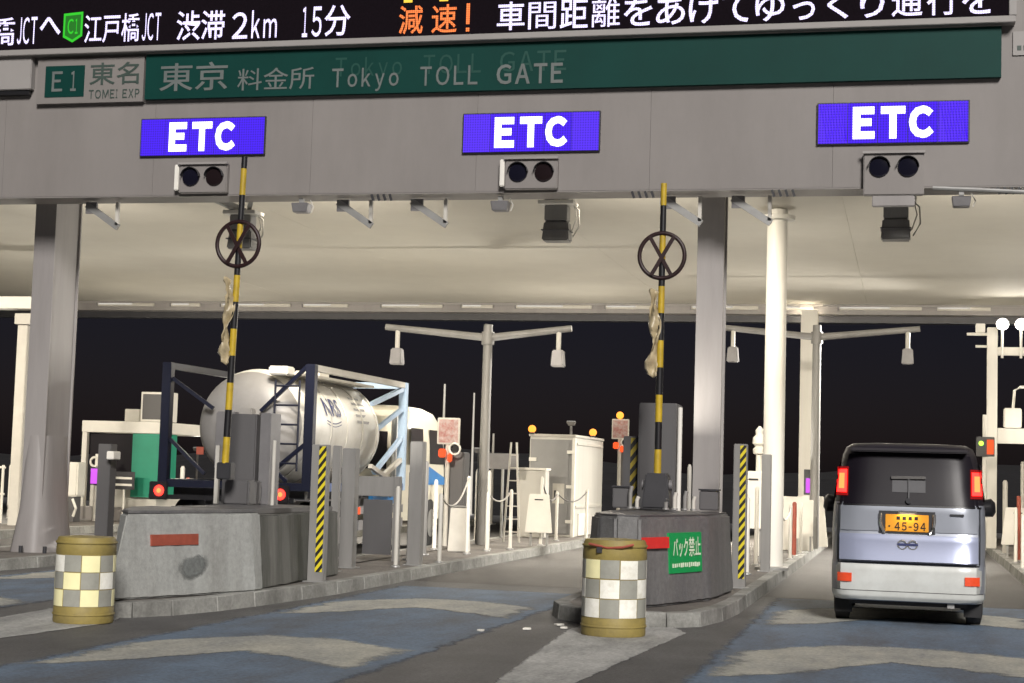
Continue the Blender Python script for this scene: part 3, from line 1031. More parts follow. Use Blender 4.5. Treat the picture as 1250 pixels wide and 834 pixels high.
for bx, lb in TK:
    t = thing('cable_clip', lb, 'clips', (bx, 20.95, 5.15), 0, 'clip rows on the fascia edge')
    for q in range(4):
        MB().bar((-.13 + q * .085, 0, .03), (-.10 + q * .085, 0, -.055), .03, .03).build('clip', 'dark_metal', t)
t = thing('cable_conduit', 'grey cable conduit along the fascia edge at the right end', 'conduit', (0, 20.94, 5.15))
MB().tube([(.25, 0, .03), (.8, 0, 0), (1.8, 0, -.06), (3, 0, -.1)], .028, 8).build('pipe', 'steel', t)

# ------------------------------------------------------------------ concrete blocks at the island noses
t = thing('crash_block', 'pale concrete block on the nose of the left island, with faded red plate', 'concrete block', (0, 0, .15))
bowA = [(-7.54, 14.80), (-7.30, 15.30), (-6.80, 16.74), (-6.81, 16.98), (-8.26, 16.98), (-8.24, 16.4), (-7.75, 15.2)]
topA = [(-7.50, 15.05), (-7.34, 15.42), (-6.88, 16.72), (-6.88, 16.97), (-8.17, 16.97), (-8.15, 16.4), (-7.72, 15.35)]
MB().prism(bowA, 0, .83, topA).build('body', 'concrete', t, .018, smooth=24, rough=.0035)
MB().prism([(x * .97 - 7.5 * .03, y * .985 + 16.2 * .015) for x, y in topA], .831, .865).build('top_cap', 'dark_concrete', t, .008)
nrm = Vector((1.93, -.74, 0)).normalized()


def plate_on(parent, name, material, p0, p1, z0, z1, off, tilt=0.0):
    p0, p1 = Vector((*p0, 0)), Vector((*p1, 0))
    d = (p1 - p0).normalized()
    nn = Vector((d.y, -d.x, 0))
    a, b = p0 + nn * off, p1 + nn * off
    c0, c1 = p0 - nn * .03, p1 - nn * .03
    sh_ = nn * tilt
    m = MB().add([(*a.xy, z0), (*b.xy, z0), (*c1.xy, z0), (*c0.xy, z0), (*(a - sh_).xy, z1), (*(b - sh_).xy, z1), (*(c1 - sh_).xy, z1), (*(c0 - sh_).xy, z1)],
                 [(0, 3, 2, 1), (4, 5, 6, 7), (0, 1, 5, 4), (1, 2, 6, 5), (2, 3, 7, 6), (3, 0, 4, 7)])
    return m.build(name, material, parent)


plate_on(t, 'red_plate', 'rust_plate', (-7.345, 15.30), (-7.125, 15.93), .515, .625, .006, .006)
# grey smear of old mortar below the plate, thin and ragged
d_ = Vector((.329, .944, 0))
nf = Vector((.944, -.329, 0))
base = Vector((-7.105, 15.82, 0)) + nf * .008
vs_, cov_, fs_ = [], [], []
NA, NRR = 24, 6
for r_i in range(NRR + 1):
    for a_i in range(NA):
        a = 2 * math.pi * a_i / NA
        rr = .21 * r_i / NRR * (1 + .30 * math.sin(2 * a + 1) + .10 * math.sin(3 * a))
        u, v = math.cos(a) * rr, .30 + math.sin(a) * rr * .85
        vs_.append(tuple(base + d_ * u + Vector((0, 0, v)) - nf * v * .09))
        cov_.append(1.25 * (1 - r_i / NRR))
for r_i in range(NRR):
    for a_i in range(NA):
        b_i = (a_i + 1) % NA
        fs_.append((r_i * NA + a_i, r_i * NA + b_i, (r_i + 1) * NA + b_i, (r_i + 1) * NA + a_i))
ms = MB().add(vs_, fs_).build('mortar_smear', 'stain', t)
at_ = ms.data.attributes.new('cover', 'FLOAT', 'POINT')
for i, c_ in enumerate(cov_):
    at_.data[i].value = c_
t2 = thing('concrete_block', 'dark stained concrete block behind the pale block on the left island', 'concrete block', (0, 0, .15))
MB().prism([(-6.86, 17.0), (-6.93, 18.4), (-6.98, 19.9), (-8.15, 19.9), (-8.2, 17.0)], 0, .80, [(-6.92, 17.0), (-6.98, 18.4), (-7.02, 19.9), (-8.12, 19.9), (-8.17, 17.0)]).build('body', 'mossy', t2, .015, smooth=24, rough=.004)
MB().box(-8.1, -7.05, 17.3, 19.8, .80, .86).build('cap', 'cabinet', t2, .01)

t = thing('crash_block', 'dark grey rounded concrete block on the nose of the right island, with red plate', 'concrete block', (0, 0, .15))
bowB = [(-2.95, 16.93), (-2.68, 16.95), (-2.48, 17.45), (-2.12, 18.55), (-2.04, 20.15), (-3.42, 20.15), (-3.42, 18.4), (-3.36, 17.5), (-3.2, 17.12)]
topB = [(-2.95, 16.99), (-2.70, 17.01), (-2.53, 17.49), (-2.18, 18.57), (-2.10, 20.11), (-3.36, 20.11), (-3.36, 18.4), (-3.30, 17.52), (-3.16, 17.18)]
MB().prism(bowB, 0, .93, topB).build('body', 'dark_concrete', t, .04, seg=2, rough=.003)
MB().prism([(x * .95 - 2.75 * .05, y * .97 + 18.5 * .03) for x, y in topB], .93, .95).build('top_cap', 'cabinet', t, .006)
plate_on(t, 'red_plate', 'red_plate', (-2.655, 17.02), (-2.462, 17.50), .605, .72, .006, .006)
t = thing('warning_sticker', 'green sticker with white warning print on the dark block', 'sticker', (-2.465, 17.50, .15))
t.rotation_euler = (0, 0, math.atan2(1.1, .36))
LL = .86
sk = MB().box(0.06, LL, -.012, .03, .33, .76)
sk.build('sheet', 'sticker', t)
for ch in t.children:
    ch.rotation_euler = (rad(-3), 0, 0)
    pr = ch
text('print', 'バック', 'sticker_text', pr, .13, .50, .50, .70, -.0135, .02)
text('print', '禁止', 'sticker_text', pr, .52, .82, .50, .71, -.0135, .012)
for q in range(14):
    box('small_print', 'sticker_text', pr, .12 + q * .05, .155 + q * .05 + random.uniform(-.008, .01), -.0145, -.013, .385 + random.uniform(0, .01), .43 + random.uniform(0, .01))

# ------------------------------------------------------------------ striped drums


def drum(label, x, y, r, h_, top_dent=False, yellowed=()):
    t = thing('crash_drum', label, 'drum', (x, y, .006), 0, 'checkered crash drums')
    prof = [(0, r * .98), (.02, r), (.17, r), (.18, r * .985), (.80, r * .985), (.81, r), (.96, r * .97), (.99, r * .93), (1, r * .5)]
    MB().lathe((0, 0, 0), (0, 0, h_), prof, 40).build('shell', 'ochre', t, smooth=40)
    MB().torus((0, 0, h_ * .93), r * .985, .012, 40, 6, 'Z').build('rim_band', 'ochre', t, smooth=60)
    MB().torus((0, 0, h_ * .10), r, .010, 40, 6, 'Z').build('rim_band', 'ochre', t, smooth=60)
    nc = 10
    zh = h_ * .60 / 3
    for row in range(3):
        for c in range(nc):
            z0 = h_ * .19 + row * zh + random.uniform(-.003, .003)
            a0 = 2 * math.pi * c / nc + .03 + random.uniform(-.012, .012)
            a1 = a0 + 2 * math.pi / nc
            m = MB()
            k_ = 5
            vs = []
            for q in range(k_ + 1):
                a = a0 + .012 + (a1 - a0 - .024) * q / k_
                for rr in (r * .985 + .004, r * .985 - .003):
                    for zz in (z0 + .004, z0 + zh - .004):
                        vs.append((rr * math.cos(a), rr * math.sin(a), zz))
            for q in range(k_):
                b = q * 4
                m_f = [(b, b + 4, b + 5, b + 1), (b + 1, b + 5, b + 7, b + 3), (b, b + 2, b + 6, b + 4)]
                m.f += [tuple(f) for f in m_f]
            m.v = vs
            m.f += [(0, 1, 3, 2), (k_ * 4, k_ * 4 + 2, k_ * 4 + 3, k_ * 4 + 1)]
            wht = (row + c) % 2 == 0
            mm = 'refl_grey' if not wht else ('refl_yellow' if (c + row * 2) % 12 in yellowed else 'refl_white')
            m.build('reflector_square', mm, t, smooth=30)
    if top_dent:
        box('lifting_strap', 'dark_metal', t, -.12, -.07, -r - .004, -r + .03, h_ * .86, h_ * .92)
        MB().tube([(-.2, -r * .93, h_ * .95), (-.02, -r * .99, h_ * .915), (.12, -r * .99, h_ * .925), (.22, -r * .88, h_ * .955)], .012).build('torn_edge', 'rust_plate', t)
    return t


drum('faded yellow drum with checkered reflectors in front of the pale block on the left island', -7.43, 14.12, .275, .79, False, (0, 1, 2, 3, 4, 5, 6, 7, 8, 9))
drum('yellow drum with white checkered reflectors and torn rim before the dark right block', -2.70, 15.55, .305, .90, True, (1, 3, 10))

# ------------------------------------------------------------------ gate arms with ring


def gate_arm(label, x, y, lean, ztop, ring_z, bag_side):
    t = thing('boom_barrier', label, 'boom barrier', (x, y, 0), 0, 'raised gate arms')
    z = 1.50
    i = 0
    seg = .325
    while z < ztop - .01:
        z1 = min(z + seg, ztop)
        dx0, dx1 = lean * (z - 1.5), lean * (z1 - 1.5)
        MB().cyl((dx0, 0, z + .001), (dx1, 0, z1 - .001), .044 - .008 * (z - 1.5) / 3.7, .044 - .008 * (z1 - 1.5) / 3.7, 14).build('arm_band', 'yellow' if i % 2 == 0 else 'black', t, smooth=40)
        z = z1
        i += 1
    rx = lean * (ring_z - 1.5)
    rg = MB().torus((rx, -.03, ring_z), .272, .026, 40, 8).build('ring', 'maroon', t, smooth=60)
    MB().bar((rx - .15, -.045, ring_z + .23), (rx + .12, -.045, ring_z - .24), .045, .02, (0, 1, 0)).build('cross_bar', 'maroon', rg)
    MB().bar((rx + .15, -.068, ring_z + .23), (rx - .12, -.068, ring_z - .24), .045, .02, (0, 1, 0)).build('cross_bar', 'maroon', rg)
    # crumpled protective sheet hanging off the arm
    m = MB()
    n, k_ = 26, 7
    zb, zt_ = ring_z - 1.45, ring_z - .42
    random.seed(int(x * 10))
    vs = []
    for q in range(n + 1):
        f = q / n
        zz = zt_ + (zb - zt_) * f
        cxs = lean * (zz - 1.5) - .055 + .022 * math.sin(f * 9 + x)
        wq = .06 + .028 * math.sin(f * 13 + 1.2 * x) + random.uniform(-.008, .008)
        for j in range(k_ + 1):
            u = j / k_
            vs.append((cxs - wq * 1.15 + 2 * wq * u * .9, -.055 - .035 * math.sin(u * 7 + f * 14) - .02 * math.sin(f * 31 + u * 3) + random.uniform(-.012, .012), zz + .02 * math.sin(u * 5 + f * 8)))
    m.add(vs, [(q * (k_ + 1) + j, q * (k_ + 1) + j + 1, (q + 1) * (k_ + 1) + j + 1, (q + 1) * (k_ + 1) + j) for q in range(n) for j in range(k_)])
    sh_ = m.build('loose_sheet', 'sheet', t, smooth=60)
    md = sh_.modifiers.new('thickness', 'SOLIDIFY')
    md.thickness = .004
    MB().box(-.09, .09, -.05, .10, 1.32, 1.52).build('arm_clamp', 'dark_metal', t, .01)
    return t


gate_arm('raised black and yellow gate arm with dark ring on the left island', -7.95, 18.45, .022, 5.22, 4.15, -1)
gate_arm('raised black and yellow gate arm with dark ring on the right island', -2.90, 19.5, .0, 5.02, 4.14, -1)

# gate machines / cabinets behind the arms
t = thing('gate_cabinet', 'grey gate cabinet behind the left arm, before the tank end', 'cabinet', (-7.98, 19.2, 1.01))
box('body', 'cabinet', t, -.33, .10, .0, .45, 0, 1.12, .015)
box('door', 'grey_metal', t, .13, .27, .05, .40, 0, 1.14, .01)
box('rail', 'offwhite', t, -.42, -.37, -.02, .03, 0, .72)
MB().cyl((.33, .05, 0), (.33, .05, .80), .022, n=10).build('pipe', 'offwhite', t)
box('motor_box', 'cabinet', t, -.10, .22, -.45, -.03, 0, .30, .02)
t = thing('gate_cabinet', 'tall dark gate cabinet behind the right arm on the dark block', 'cabinet', (-3.02, 20.45, .15))
box('body', 'cabinet', t, -.27, .20, .0, .55, 0, 2.27, .012)
box('door_panel', 'cabinet', t, -.24, .17, -.012, -.001, .95, 2.15)
MB().cyl((.245, .02, 0.9), (.245, .02, 2.22), .03, n=10).build('white_pipe', 'white', t, smooth=40)
t = thing('gate_motor', 'dark motor housing under the raised arm on the right block', 'motor', (-2.90, 19.5, 1.125))
MB().prism([(-.17, -.14), (.17, -.14), (.17, .2), (-.17, .2)], 0, .42, [(-.13, -.1), (.13, -.1), (.13, .18), (-.13, .18)]).build('housing', 'dark_metal', t, .02)
MB().cyl((-.18, .03, .28), (.18, .03, .28), .06, n=16).build('shaft', 'grey_metal', t, smooth=40)
# clutter standing on the right block
CL = [(-3.28, 19.3, .1, .24, 'cabinet', 'short dark box at the left end of the dark block top'), (-2.30, 19.7, .11, .23, 'cabinet', 'short dark box at the right end of the dark block top')]
for x, y, r_, h_, mm, lb in CL:
    t = thing('control_box', lb, 'box', (x, y, 1.125))
    box('body', mm, t, -r_, r_, -r_, r_, 0, h_, .012)
    box('lid', 'dark_metal', t, -r_ - .01, r_ + .01, -r_ - .01, r_ + .01, h_ + .001, h_ + .02)
for i, (x, h_) in enumerate(((-3.16, .26), (-3.08, .14), (-2.74, .12), (-2.64, .20), (-2.52, .22), (-2.42, .16))):
    words = ['first', 'second', 'third', 'fourth', 'fifth', 'sixth'][i]
    t = thing('cable_stub', words + ' pale conduit stub from the left on the dark block top', 'pipe', (x, 19.15, 1.125), 0, 'conduit stubs on the dark block')
    MB().tube([(0, 0, 0), (0, 0, h_ * .7), (.015, .01, h_)], .024, 8).build('pipe', 'offwhite' if i % 2 else 'post_grey', t, smooth=50)
    MB().cyl((0, 0, 0), (0, 0, .02), .04, n=10).build('flange', 'steel', t)

# ------------------------------------------------------------------ posts, bollards and chains


def post(name, label, x, y, w_, d_, h_, material, group=None, hazard=None, cat='post'):
    t = thing(name, label, cat, (x, y, .145), 0, group)
    box('shaft', material, t, -w_ / 2, w_ / 2, -d_ / 2, d_ / 2, 0, h_, .008)
    box('foot_plate', 'steel', t, -w_ / 2 - .04, w_ / 2 + .04, -d_ / 2 - .04, d_ / 2 + .04, -.001, .012)
    if hazard:
        box('hazard_strip', hazard, t, -w_ * .02, w_ * .42, -d_ / 2 - .006, -d_ / 2 - .001, .12, h_ - .02)
    return t


HZ = 'posts with hazard strip'
post('hazard_post', 'grey post with yellow black hazard strip beside the left block', -6.80, 18.62, .20, .12, 1.62, 'post_grey', HZ, 'hazard')
post('hazard_post', 'grey post with yellow black hazard strip right of the dark block', -2.06, 20.95, .17, .12, 1.80, 'post_grey', HZ, 'hazard')
post('hazard_post', 'dull post with hazard strip left of the right gate arm', -3.42, 20.75, .20, .12, 1.86, 'cabinet', HZ, 'hazard_far')
PG = 'square steel posts on the islands'
post('steel_post', 'slim grey post just right of the hazard post by the left block', -7.30, 20.6, .10, .1, 1.64, 'post_grey', PG)
post('steel_post', 'broad grey post before the tank lorry, second right of the left hazard post', -7.42, 21.5, .19, .19, 1.62, 'post_grey', PG)
post('steel_post', 'broad grey post before the lorry cab on the left island', -6.84, 22.75, .19, .19, 1.76, 'post_grey', PG)
post('steel_post', 'brown grey post right of the hazard post on the right island', -2.07, 25.0, .14, .14, 1.74, 'post_grey', PG)
post('steel_post', 'dark round-topped post at the left, above the left drum', -12.45, 24.2, .22, .22, 1.62, 'cabinet', PG)
post('steel_post', 'slim white post behind the right gate arm', -3.30, 22.2, .08, .08, 1.78, 'white', PG)
post('steel_post', 'slim dark post behind the right gate arm, right of the white one', -3.20, 21.6, .13, .1, 1.70, 'cabinet', PG)

BG = 'slim bollards on the left island'
BOL = [(-6.92, 22.1, 1.12, 'leftmost'), (-6.90, 22.9, 1.06, 'second'), (-6.72, 23.6, 1.02, 'third'), (-7.05, 26.4, 1.28, 'fourth'), (-7.16, 28.2, 1.38, 'fifth'), (-7.02, 27.6, 1.02, 'sixth'), (-6.85, 28.6, 1.06, 'seventh'), (-6.72, 30.5, 1.30, 'eighth'), (-6.95, 33.0, 1.0, 'ninth'), (-6.62, 34.5, 1.05, 'tenth')]


def bollard(x, y, h_, label, group, m_='column_white', r_=.032):
    t = thing('bollard', label, 'bollard', (x, y, .145), 0, group)
    MB().lathe((0, 0, 0), (0, 0, h_), [(0, r_), (.97, r_), (1, r_ * .5)], 12).build('shaft', m_, t, smooth=40)
    MB().lathe((0, 0, 0), (0, 0, .03), [(0, r_ * 2.1), (.6, r_ * 2), (1, r_ * 1.1)], 12).build('base', 'steel', t, smooth=40)
    return t


for x, y, h_, nm in BOL:
    bollard(x, y, h_, ('%s slim pale bollard' % nm + (' from the left in the row before the lorry cab')), BG, 'column_white' if y > 26 else 'offwhite')
BR_ = [(-2.02, 27.0, .95, 'pale bollard nearest the brown post on the right island'), (-1.98, 29.0, .95, 'second pale bollard behind the brown post on the right island'), (-1.96, 31.5, .95, 'third pale bollard behind the brown post on the right island'),
       (-2.35, 26.6, 1.25, 'taller pale bollard left of the brown post on the right island'), (1.86, 29.0, .9, 'nearest pale bollard right of the minivan'), (1.88, 31.2, 1.0, 'second pale bollard right of the minivan'), (1.95, 27.0, .92, 'pale bollard at the right picture edge')]
for x, y, h_, lb in BR_:
    bollard(x, y, h_, lb, 'slim bollards on the right islands')


def chain(p, q, sag, label, material='chain'):
    pts = []
    for i in range(13):
        f = i / 12
        pts.append((p[0] + (q[0] - p[0]) * f, p[1] + (q[1] - p[1]) * f, p[2] + (q[2] - p[2]) * f - sag * 4 * f * (1 - f)))
    o = MB().tube(pts, .014, 6).build('chain', material, smooth=60)
    return tag(o, label, 'chain', 'barrier chains')


chain((-6.72, 23.6, 1.12), (-7.05, 26.4, 1.40), .28, 'pale chain between third and fourth bollard before the lorry cab')
chain((-7.02, 27.6, 1.13), (-6.85, 28.6, 1.18), .16, 'chain slung between the sixth and seventh slim bollard')
chain((-6.72, 30.5, 1.38), (-6.95, 33.0, 1.1), .25, 'dark chain slung before the white toll booth', 'rope')
chain((-6.95, 33.0, 1.12), (-6.62, 34.5, 1.15), .2, 'dark chain slung at the corner of the white toll booth', 'rope')
chain((-2.02, 27.0, 1.05), (-1.98, 29.0, 1.05), .2, 'chain slung along the right island beside the minivan')

MORE = [(-7.3, 24.0, 1.35, .05, 'post_grey', 'grey pipe post left of the broad post before the lorry cab'), (-7.55, 25.6, 1.5, .04, 'post_grey', 'grey pipe post behind the broad post before the lorry cab'),
        (-7.9, 27.4, 1.2, .035, 'white', 'white pipe post below the reddish sign panel'), (-8.25, 31.5, 1.4, .03, 'offwhite', 'thin pale pipe left of the notice panel'),
        (-2.25, 24.0, 1.1, .035, 'white', 'white pipe right behind the right hazard post'), (-2.3, 23.0, 1.25, .045, 'post_grey', 'grey pipe left behind the right hazard post'),
        (-2.45, 29.0, 1.15, .035, 'white', 'white pipe at the foot of the round column'), (-2.0, 30.3, .98, .04, 'rust_plate', 'reddish pipe behind the round column'), (-1.98, 36.2, 1.9, .05, 'offwhite', 'pale pipe post by the square column'),
        (-3.1, 24.0, 1.55, .03, 'white', 'thin white pipe between right arm and grey column'), (-2.95, 24.6, 1.4, .04, 'post_grey', 'grey pipe between right arm and grey column'),
        (1.9, 35.0, 1.5, .05, 'offwhite', 'pale pipe post left of the pale steel frame'), (2.2, 30.0, 1.0, .035, 'white', 'white pipe at the right picture edge beyond the minivan'), (2.3, 36.0, 1.9, .04, 'offwhite', 'tall thin pipe right of the steel frame upright'),
        (-12.2, 26.5, 1.3, .04, 'offwhite', 'pale pipe right of the flared column'), (-12.55, 27.5, 1.1, .04, 'rust_plate', 'reddish pipe right of the flared column'), (-17.0, 33.0, 1.2, .035, 'white', 'white pipe before the green toll booth')]
for x, y, h_, r_, mm, lb in MORE:
    bollard(x, y, h_, lb, 'pipe posts on the islands', mm, r_)
LAD = thing('lattice_ladder', 'narrow pale lattice ladder right of the T-shaped mast pole', 'ladder', (-7.55, 31.6, .145))
for dx in (-.16, .16):
    MB().bar((dx, 0, 0), (dx * .35, 0, 1.95), .035).build('rail', 'offwhite', LAD)
for q in range(7):
    ww = .15 - .013 * q
    MB().bar((-ww, 0, .2 + q * .25), (ww, 0, .2 + q * .25), .025).build('rung', 'offwhite', LAD)
for i_, (xx_, yy_) in enumerate(((-2.15, 31.0), (-1.98, 32.4))):
    t = thing('board_stand', ['small white board left of the magenta lamp, nearer one', 'small white board left of the magenta lamp, farther one'][i_], 'board', (xx_, yy_, .145), 0, 'white boards on the islands')
    box('panel', 'white', t, -.2, .2, -.02, .02, .30, 1.0, .01)
    for sx_ in (-.15, .15):
        box('leg', 'steel', t, sx_ - .02, sx_ + .02, .021, .05, 0, .9)

# grey guard frame (railing) seen under the tank container
t = thing('guard_rail', 'low grey steel guard frame on the left island under the blue container frame', 'guard rail', (-7.72, 23.3, .145))
for x in (-.28, .42):
    box('upright', 'post_grey', t, x - .05, x + .05, -.05, .05, 0, 1.25, .01)
box('top_panel', 'post_grey', t, -.23, .37, -.03, .03, .95, 1.24, .006)
box('inner_panel', 'cabinet', t, -.1, .34, .0, .03, .1, .9)
t = thing('cone_bag', 'small pale concrete weight beside the bollards before the lorry cab', 'weight', (-7.35, 27.0, .145))
MB().prism([(-.17, -.12), (.17, -.12), (.17, .12), (-.17, .12)], 0, .75, [(-.14, -.1), (.14, -.1), (.14, .1), (-.14, .1)]).build('body', 'offwhite', t, .015)
box('cap', 'steel', t, -.15, .15, -.11, .11, .752, .775)
WB = [(-6.72, 30.3, .62, .52, 'white tapered board before the toll booth on the left island'),
      (-2.2, 33.0, .66, .8, 'white tapered board behind the round column, next to the minivan'),
      (-2.0, 35.2, .60, .75, 'farther white tapered board behind the round column'),
      (2.05, 33.4, .62, .62, 'white tapered board on the island right of the minivan'),
      (-2.5, 27.6, .62, .42, 'upright white board on posts left of the round column')]
for i, (x, y, h_, w_, lb) in enumerate(WB):
    z0 = .55 if i == 4 else (.0 if i in (1, 2) else .25)
    hh = .95 if i == 4 else (1.05 if i in (1, 2) else h_ + .1)
    t = thing('board_stand', lb, 'board', (x, y, .145), 0, 'white boards on the islands')
    MB().rings([[(-w_ / 2, -.03, z0), (w_ / 2, -.03, z0), (w_ / 2, .03, z0), (-w_ / 2, .03, z0)], [(-w_ / 2 * .72, -.02, z0 + hh), (w_ / 2 * .72, -.02, z0 + hh), (w_ / 2 * .72, .02, z0 + hh), (-w_ / 2 * .72, .02, z0 + hh)]]).build('panel', 'white', t, .01)
    for s in (-1, 1):
        box('leg', 'steel', t, s * w_ * .3 - .02, s * w_ * .3 + .02, .035, .07, 0, z0 + hh * .8)
    box('slot', 'dark_metal', t, -.08, .08, -.032, -.005, z0 + hh * .84, z0 + hh * .87)

# ------------------------------------------------------------------ toll booths


def toll_booth(label, x, y, w_, L, h_):
    t = thing('toll_booth', label, 'toll booth', (x, y, .145))
    box('body', 'booth', t, 0, w_, 0, L, 0, h_ - .145, .012)
    box('roof', 'offwhite', t, -.02, w_ + .02, -.03, L + .03, h_ - .143, h_ - .085, .01)
    box('front_panel', 'booth_door', t, .02, w_ - .06, -.008, -.001, .05, h_ - .20)
    d = box('door', 'booth_door', t, .34, w_ - .12, -.035, -.0085, .06, h_ - .26, .006)
    box('handle', 'dark_metal', d, w_ - .42, w_ - .38, -.065, -.036, .80, 1.0)
    box('notice_plate', 'offwhite', d, w_ - .46, w_ - .2, -.042, -.0355, .72, 1.15)
    for zz in (.30, 1.05, 1.80):
        box('hinge', 'white', d, w_ - .16, w_ - .02, -.06, -.036, zz, zz + .07)
    box('bracket', 'white', t, .0, .16, -.06, -.009, 1.62, 1.70)
    box('corner_trim', 'white', t, w_ - .05, w_ + .012, -.02, .12, 0, h_ - .16, .006)
    box('side_rail', 'offwhite', t, w_ + .001, w_ + .02, .2, L - .1, .62, .68)
    box('side_rail', 'offwhite', t, w_ + .001, w_ + .02, .2, L - .1, h_ - .30, h_ - .25)
    box('skirt_light_panel', 'white', t, w_ + .001, w_ + .03, .5, 1.6, .02, .50)
    return t


bt = toll_booth('white toll booth with two orange roof lamps on the left island, beyond the posts', -8.05, 35.2, 1.0, 3.4, 2.3)
for x, y, lb in ((-8.0, 35.15, 'small orange lamp on the left roof corner of the white booth'), (-6.98, 36.9, 'small orange lamp on the right roof edge of the white booth')):
    t = thing('roof_lamp', lb, 'lamp', (x, y, 2.362), 0, 'orange lamps on the booth')
    MB().cyl((0, 0, 0), (0, 0, .03), .06, n=12).build('base', 'dark_metal', t)
    MB().sphere((0, 0, .10), .085, 14, 8).build('bulb', 'amber_lamp', t, smooth=60)
t = thing('notice_panel', 'dark grey panel on a thin post before the white booth', 'panel', (-8.25, 33.6, .145))
MB().cyl((0, 0, 0), (0, 0, 1.6), .03, n=10).build('post', 'steel', t)
box('panel', 'grey_metal', t, -.30, .34, -.05, -.03, 1.42, 1.75, .006)
t = thing('control_cabinet', 'pale control cabinet at the left of the white booth door', 'cabinet', (-7.75, 34.2, .145))
box('body', 'booth', t, -.3, .28, 0, .4, 0, 1.42, .015)
box('lid', 'white', t, -.33, .31, -.03, .43, 1.421, 1.47, .008)

t = thing('toll_booth', 'white framed toll booth with a green end panel at the far left', 'toll booth', (-17.9, 34.6, .145))
box('floor_slab', 'column', t, -.6, 1.5, 0, 2.5, 0, .3)
box('counter', 'booth', t, -.35, 1.3, .1, 2.4, .301, .95, .01)
box('post', 'white', t, -.56, -.44, 0, .12, .301, 2.2, .008)
box('roof', 'white', t, -.55, 1.45, -.05, 2.6, 2.0, 2.26, .01)
box('green_panel', 'teal', t, .72, 1.42, -.03, .05, .55, 1.99, .006)
box('green_side', 'teal', t, 1.38, 1.43, .055, .8, .55, 1.99, .006)
box('window', 'glass_dark', t, -.4, .70, .12, .15, .96, 1.98)
t = thing('roof_cabinet', 'pale framed box on the roof of the green toll booth', 'box', (-16.95, 34.9, 2.42))
box('frame', 'white', t, -.22, .50, -.02, .4, .0, .68, .01)
box('panel', 'cabinet', t, -.17, .45, -.028, -.0205, .05, .63)
box('side_unit', 'offwhite', t, -.62, -.26, .0, .35, .0, .28, .01)
t = thing('signboard', 'small dark board with white lines left of the green panel', 'sign', (-17.05, 34.2, .145))
box('panel', 'dark_metal', t, -.36, .16, -.03, -.005, .72, 1.12, .006)
for zz in (.80, .95):
    box('print_line', 'white', t, -.3, .1, -.034, -.031, zz, zz + .05)
MB().cyl((-.1, 0, 0), (-.1, 0, .8), .025, n=10).build('post', 'white', t)
# far-left clutter
t = thing('payment_machine', 'white machine with grey lower part standing left of the dark post', 'machine', (-17.55, 33.0, .145))
box('body', 'white', t, -.55, -.12, 0, .4, .55, 1.3, .03)
box('stand', 'cabinet', t, -.5, -.2, .05, .35, 0, .55)
MB().tube([(-.2, -.02, .5), (-.1, -.04, .3), (-.16, -.04, .12)], .03).build('hose', 'white', t)
t = thing('lane_light', 'small magenta lit lamp on a post at the far left', 'lamp', (-17.75, 34.0, .145))
MB().cyl((0, 0, 0), (0, 0, 1.5), .035, n=10).build('post', 'white', t)
box('housing', 'dark_metal', t, -.12, .12, -.05, .05, .80, 1.20)
box('lens', 'magenta_led', t, -.10, .10, -.06, -.051, .83, 1.17)
MB().torus((-.04, -.02, 1.32), .10, .03, 20, 6).build('mirror_ring', 'white', t, smooth=60)
t = thing('lane_light', 'small magenta lit lamp on a post left of the minivan', 'lamp', (-1.95, 34.6, .145))
MB().cyl((.1, 0, 0), (.1, 0, 2.1), .05, n=10).build('post', 'white', t)
box('housing', 'dark_metal', t, -.15, .12, -.05, .05, 1.08, 1.60)
box('lens', 'magenta_led', t, -.11, .09, -.06, -.051, 1.12, 1.42)
for i, (x, y, h_) in enumerate(((-18.6, 34.5, 1.05), (-18.3, 34.0, 1.3), (-18.05, 33.5, 1.0), (-19.3, 33, 1.2), (-14.6, 24.5, 0.95))):
    lb = ['pale bollard beyond the base of the flared column', 'taller pale bollard beyond the flared column', 'short pale bollard left of the white payment machine', 'pale bollard at the left picture edge', 'pale bollard right before the left picture edge'][i]
    bollard(x, y, h_, lb, 'bollards at the far left', 'white')
t = thing('camera_head', 'small white camera box on the dark post above the left drum', 'camera', (-12.36, 24.1, 1.66))
box('body', 'white', t, .02, .14, -.15, .1, -.14, -.01, .01)
box('arm', 'dark_metal', t, -.04, .01, -.03, .03, -.1, -.05)
t = thing('guard_rail', 'white pipe guard rail standing at the far left edge', 'guard rail', (-18.3, 31.0, .145))
for x in (-1.6, -.8, 0):
    MB().cyl((x, 0, 0), (x, 0, 1.2), .03, n=10).build('post', 'white', t)
for zz in (.6, 1.15):
    MB().cyl((-1.7, 0, zz), (.05, 0, zz), .025, n=10).build('rail', 'white', t)

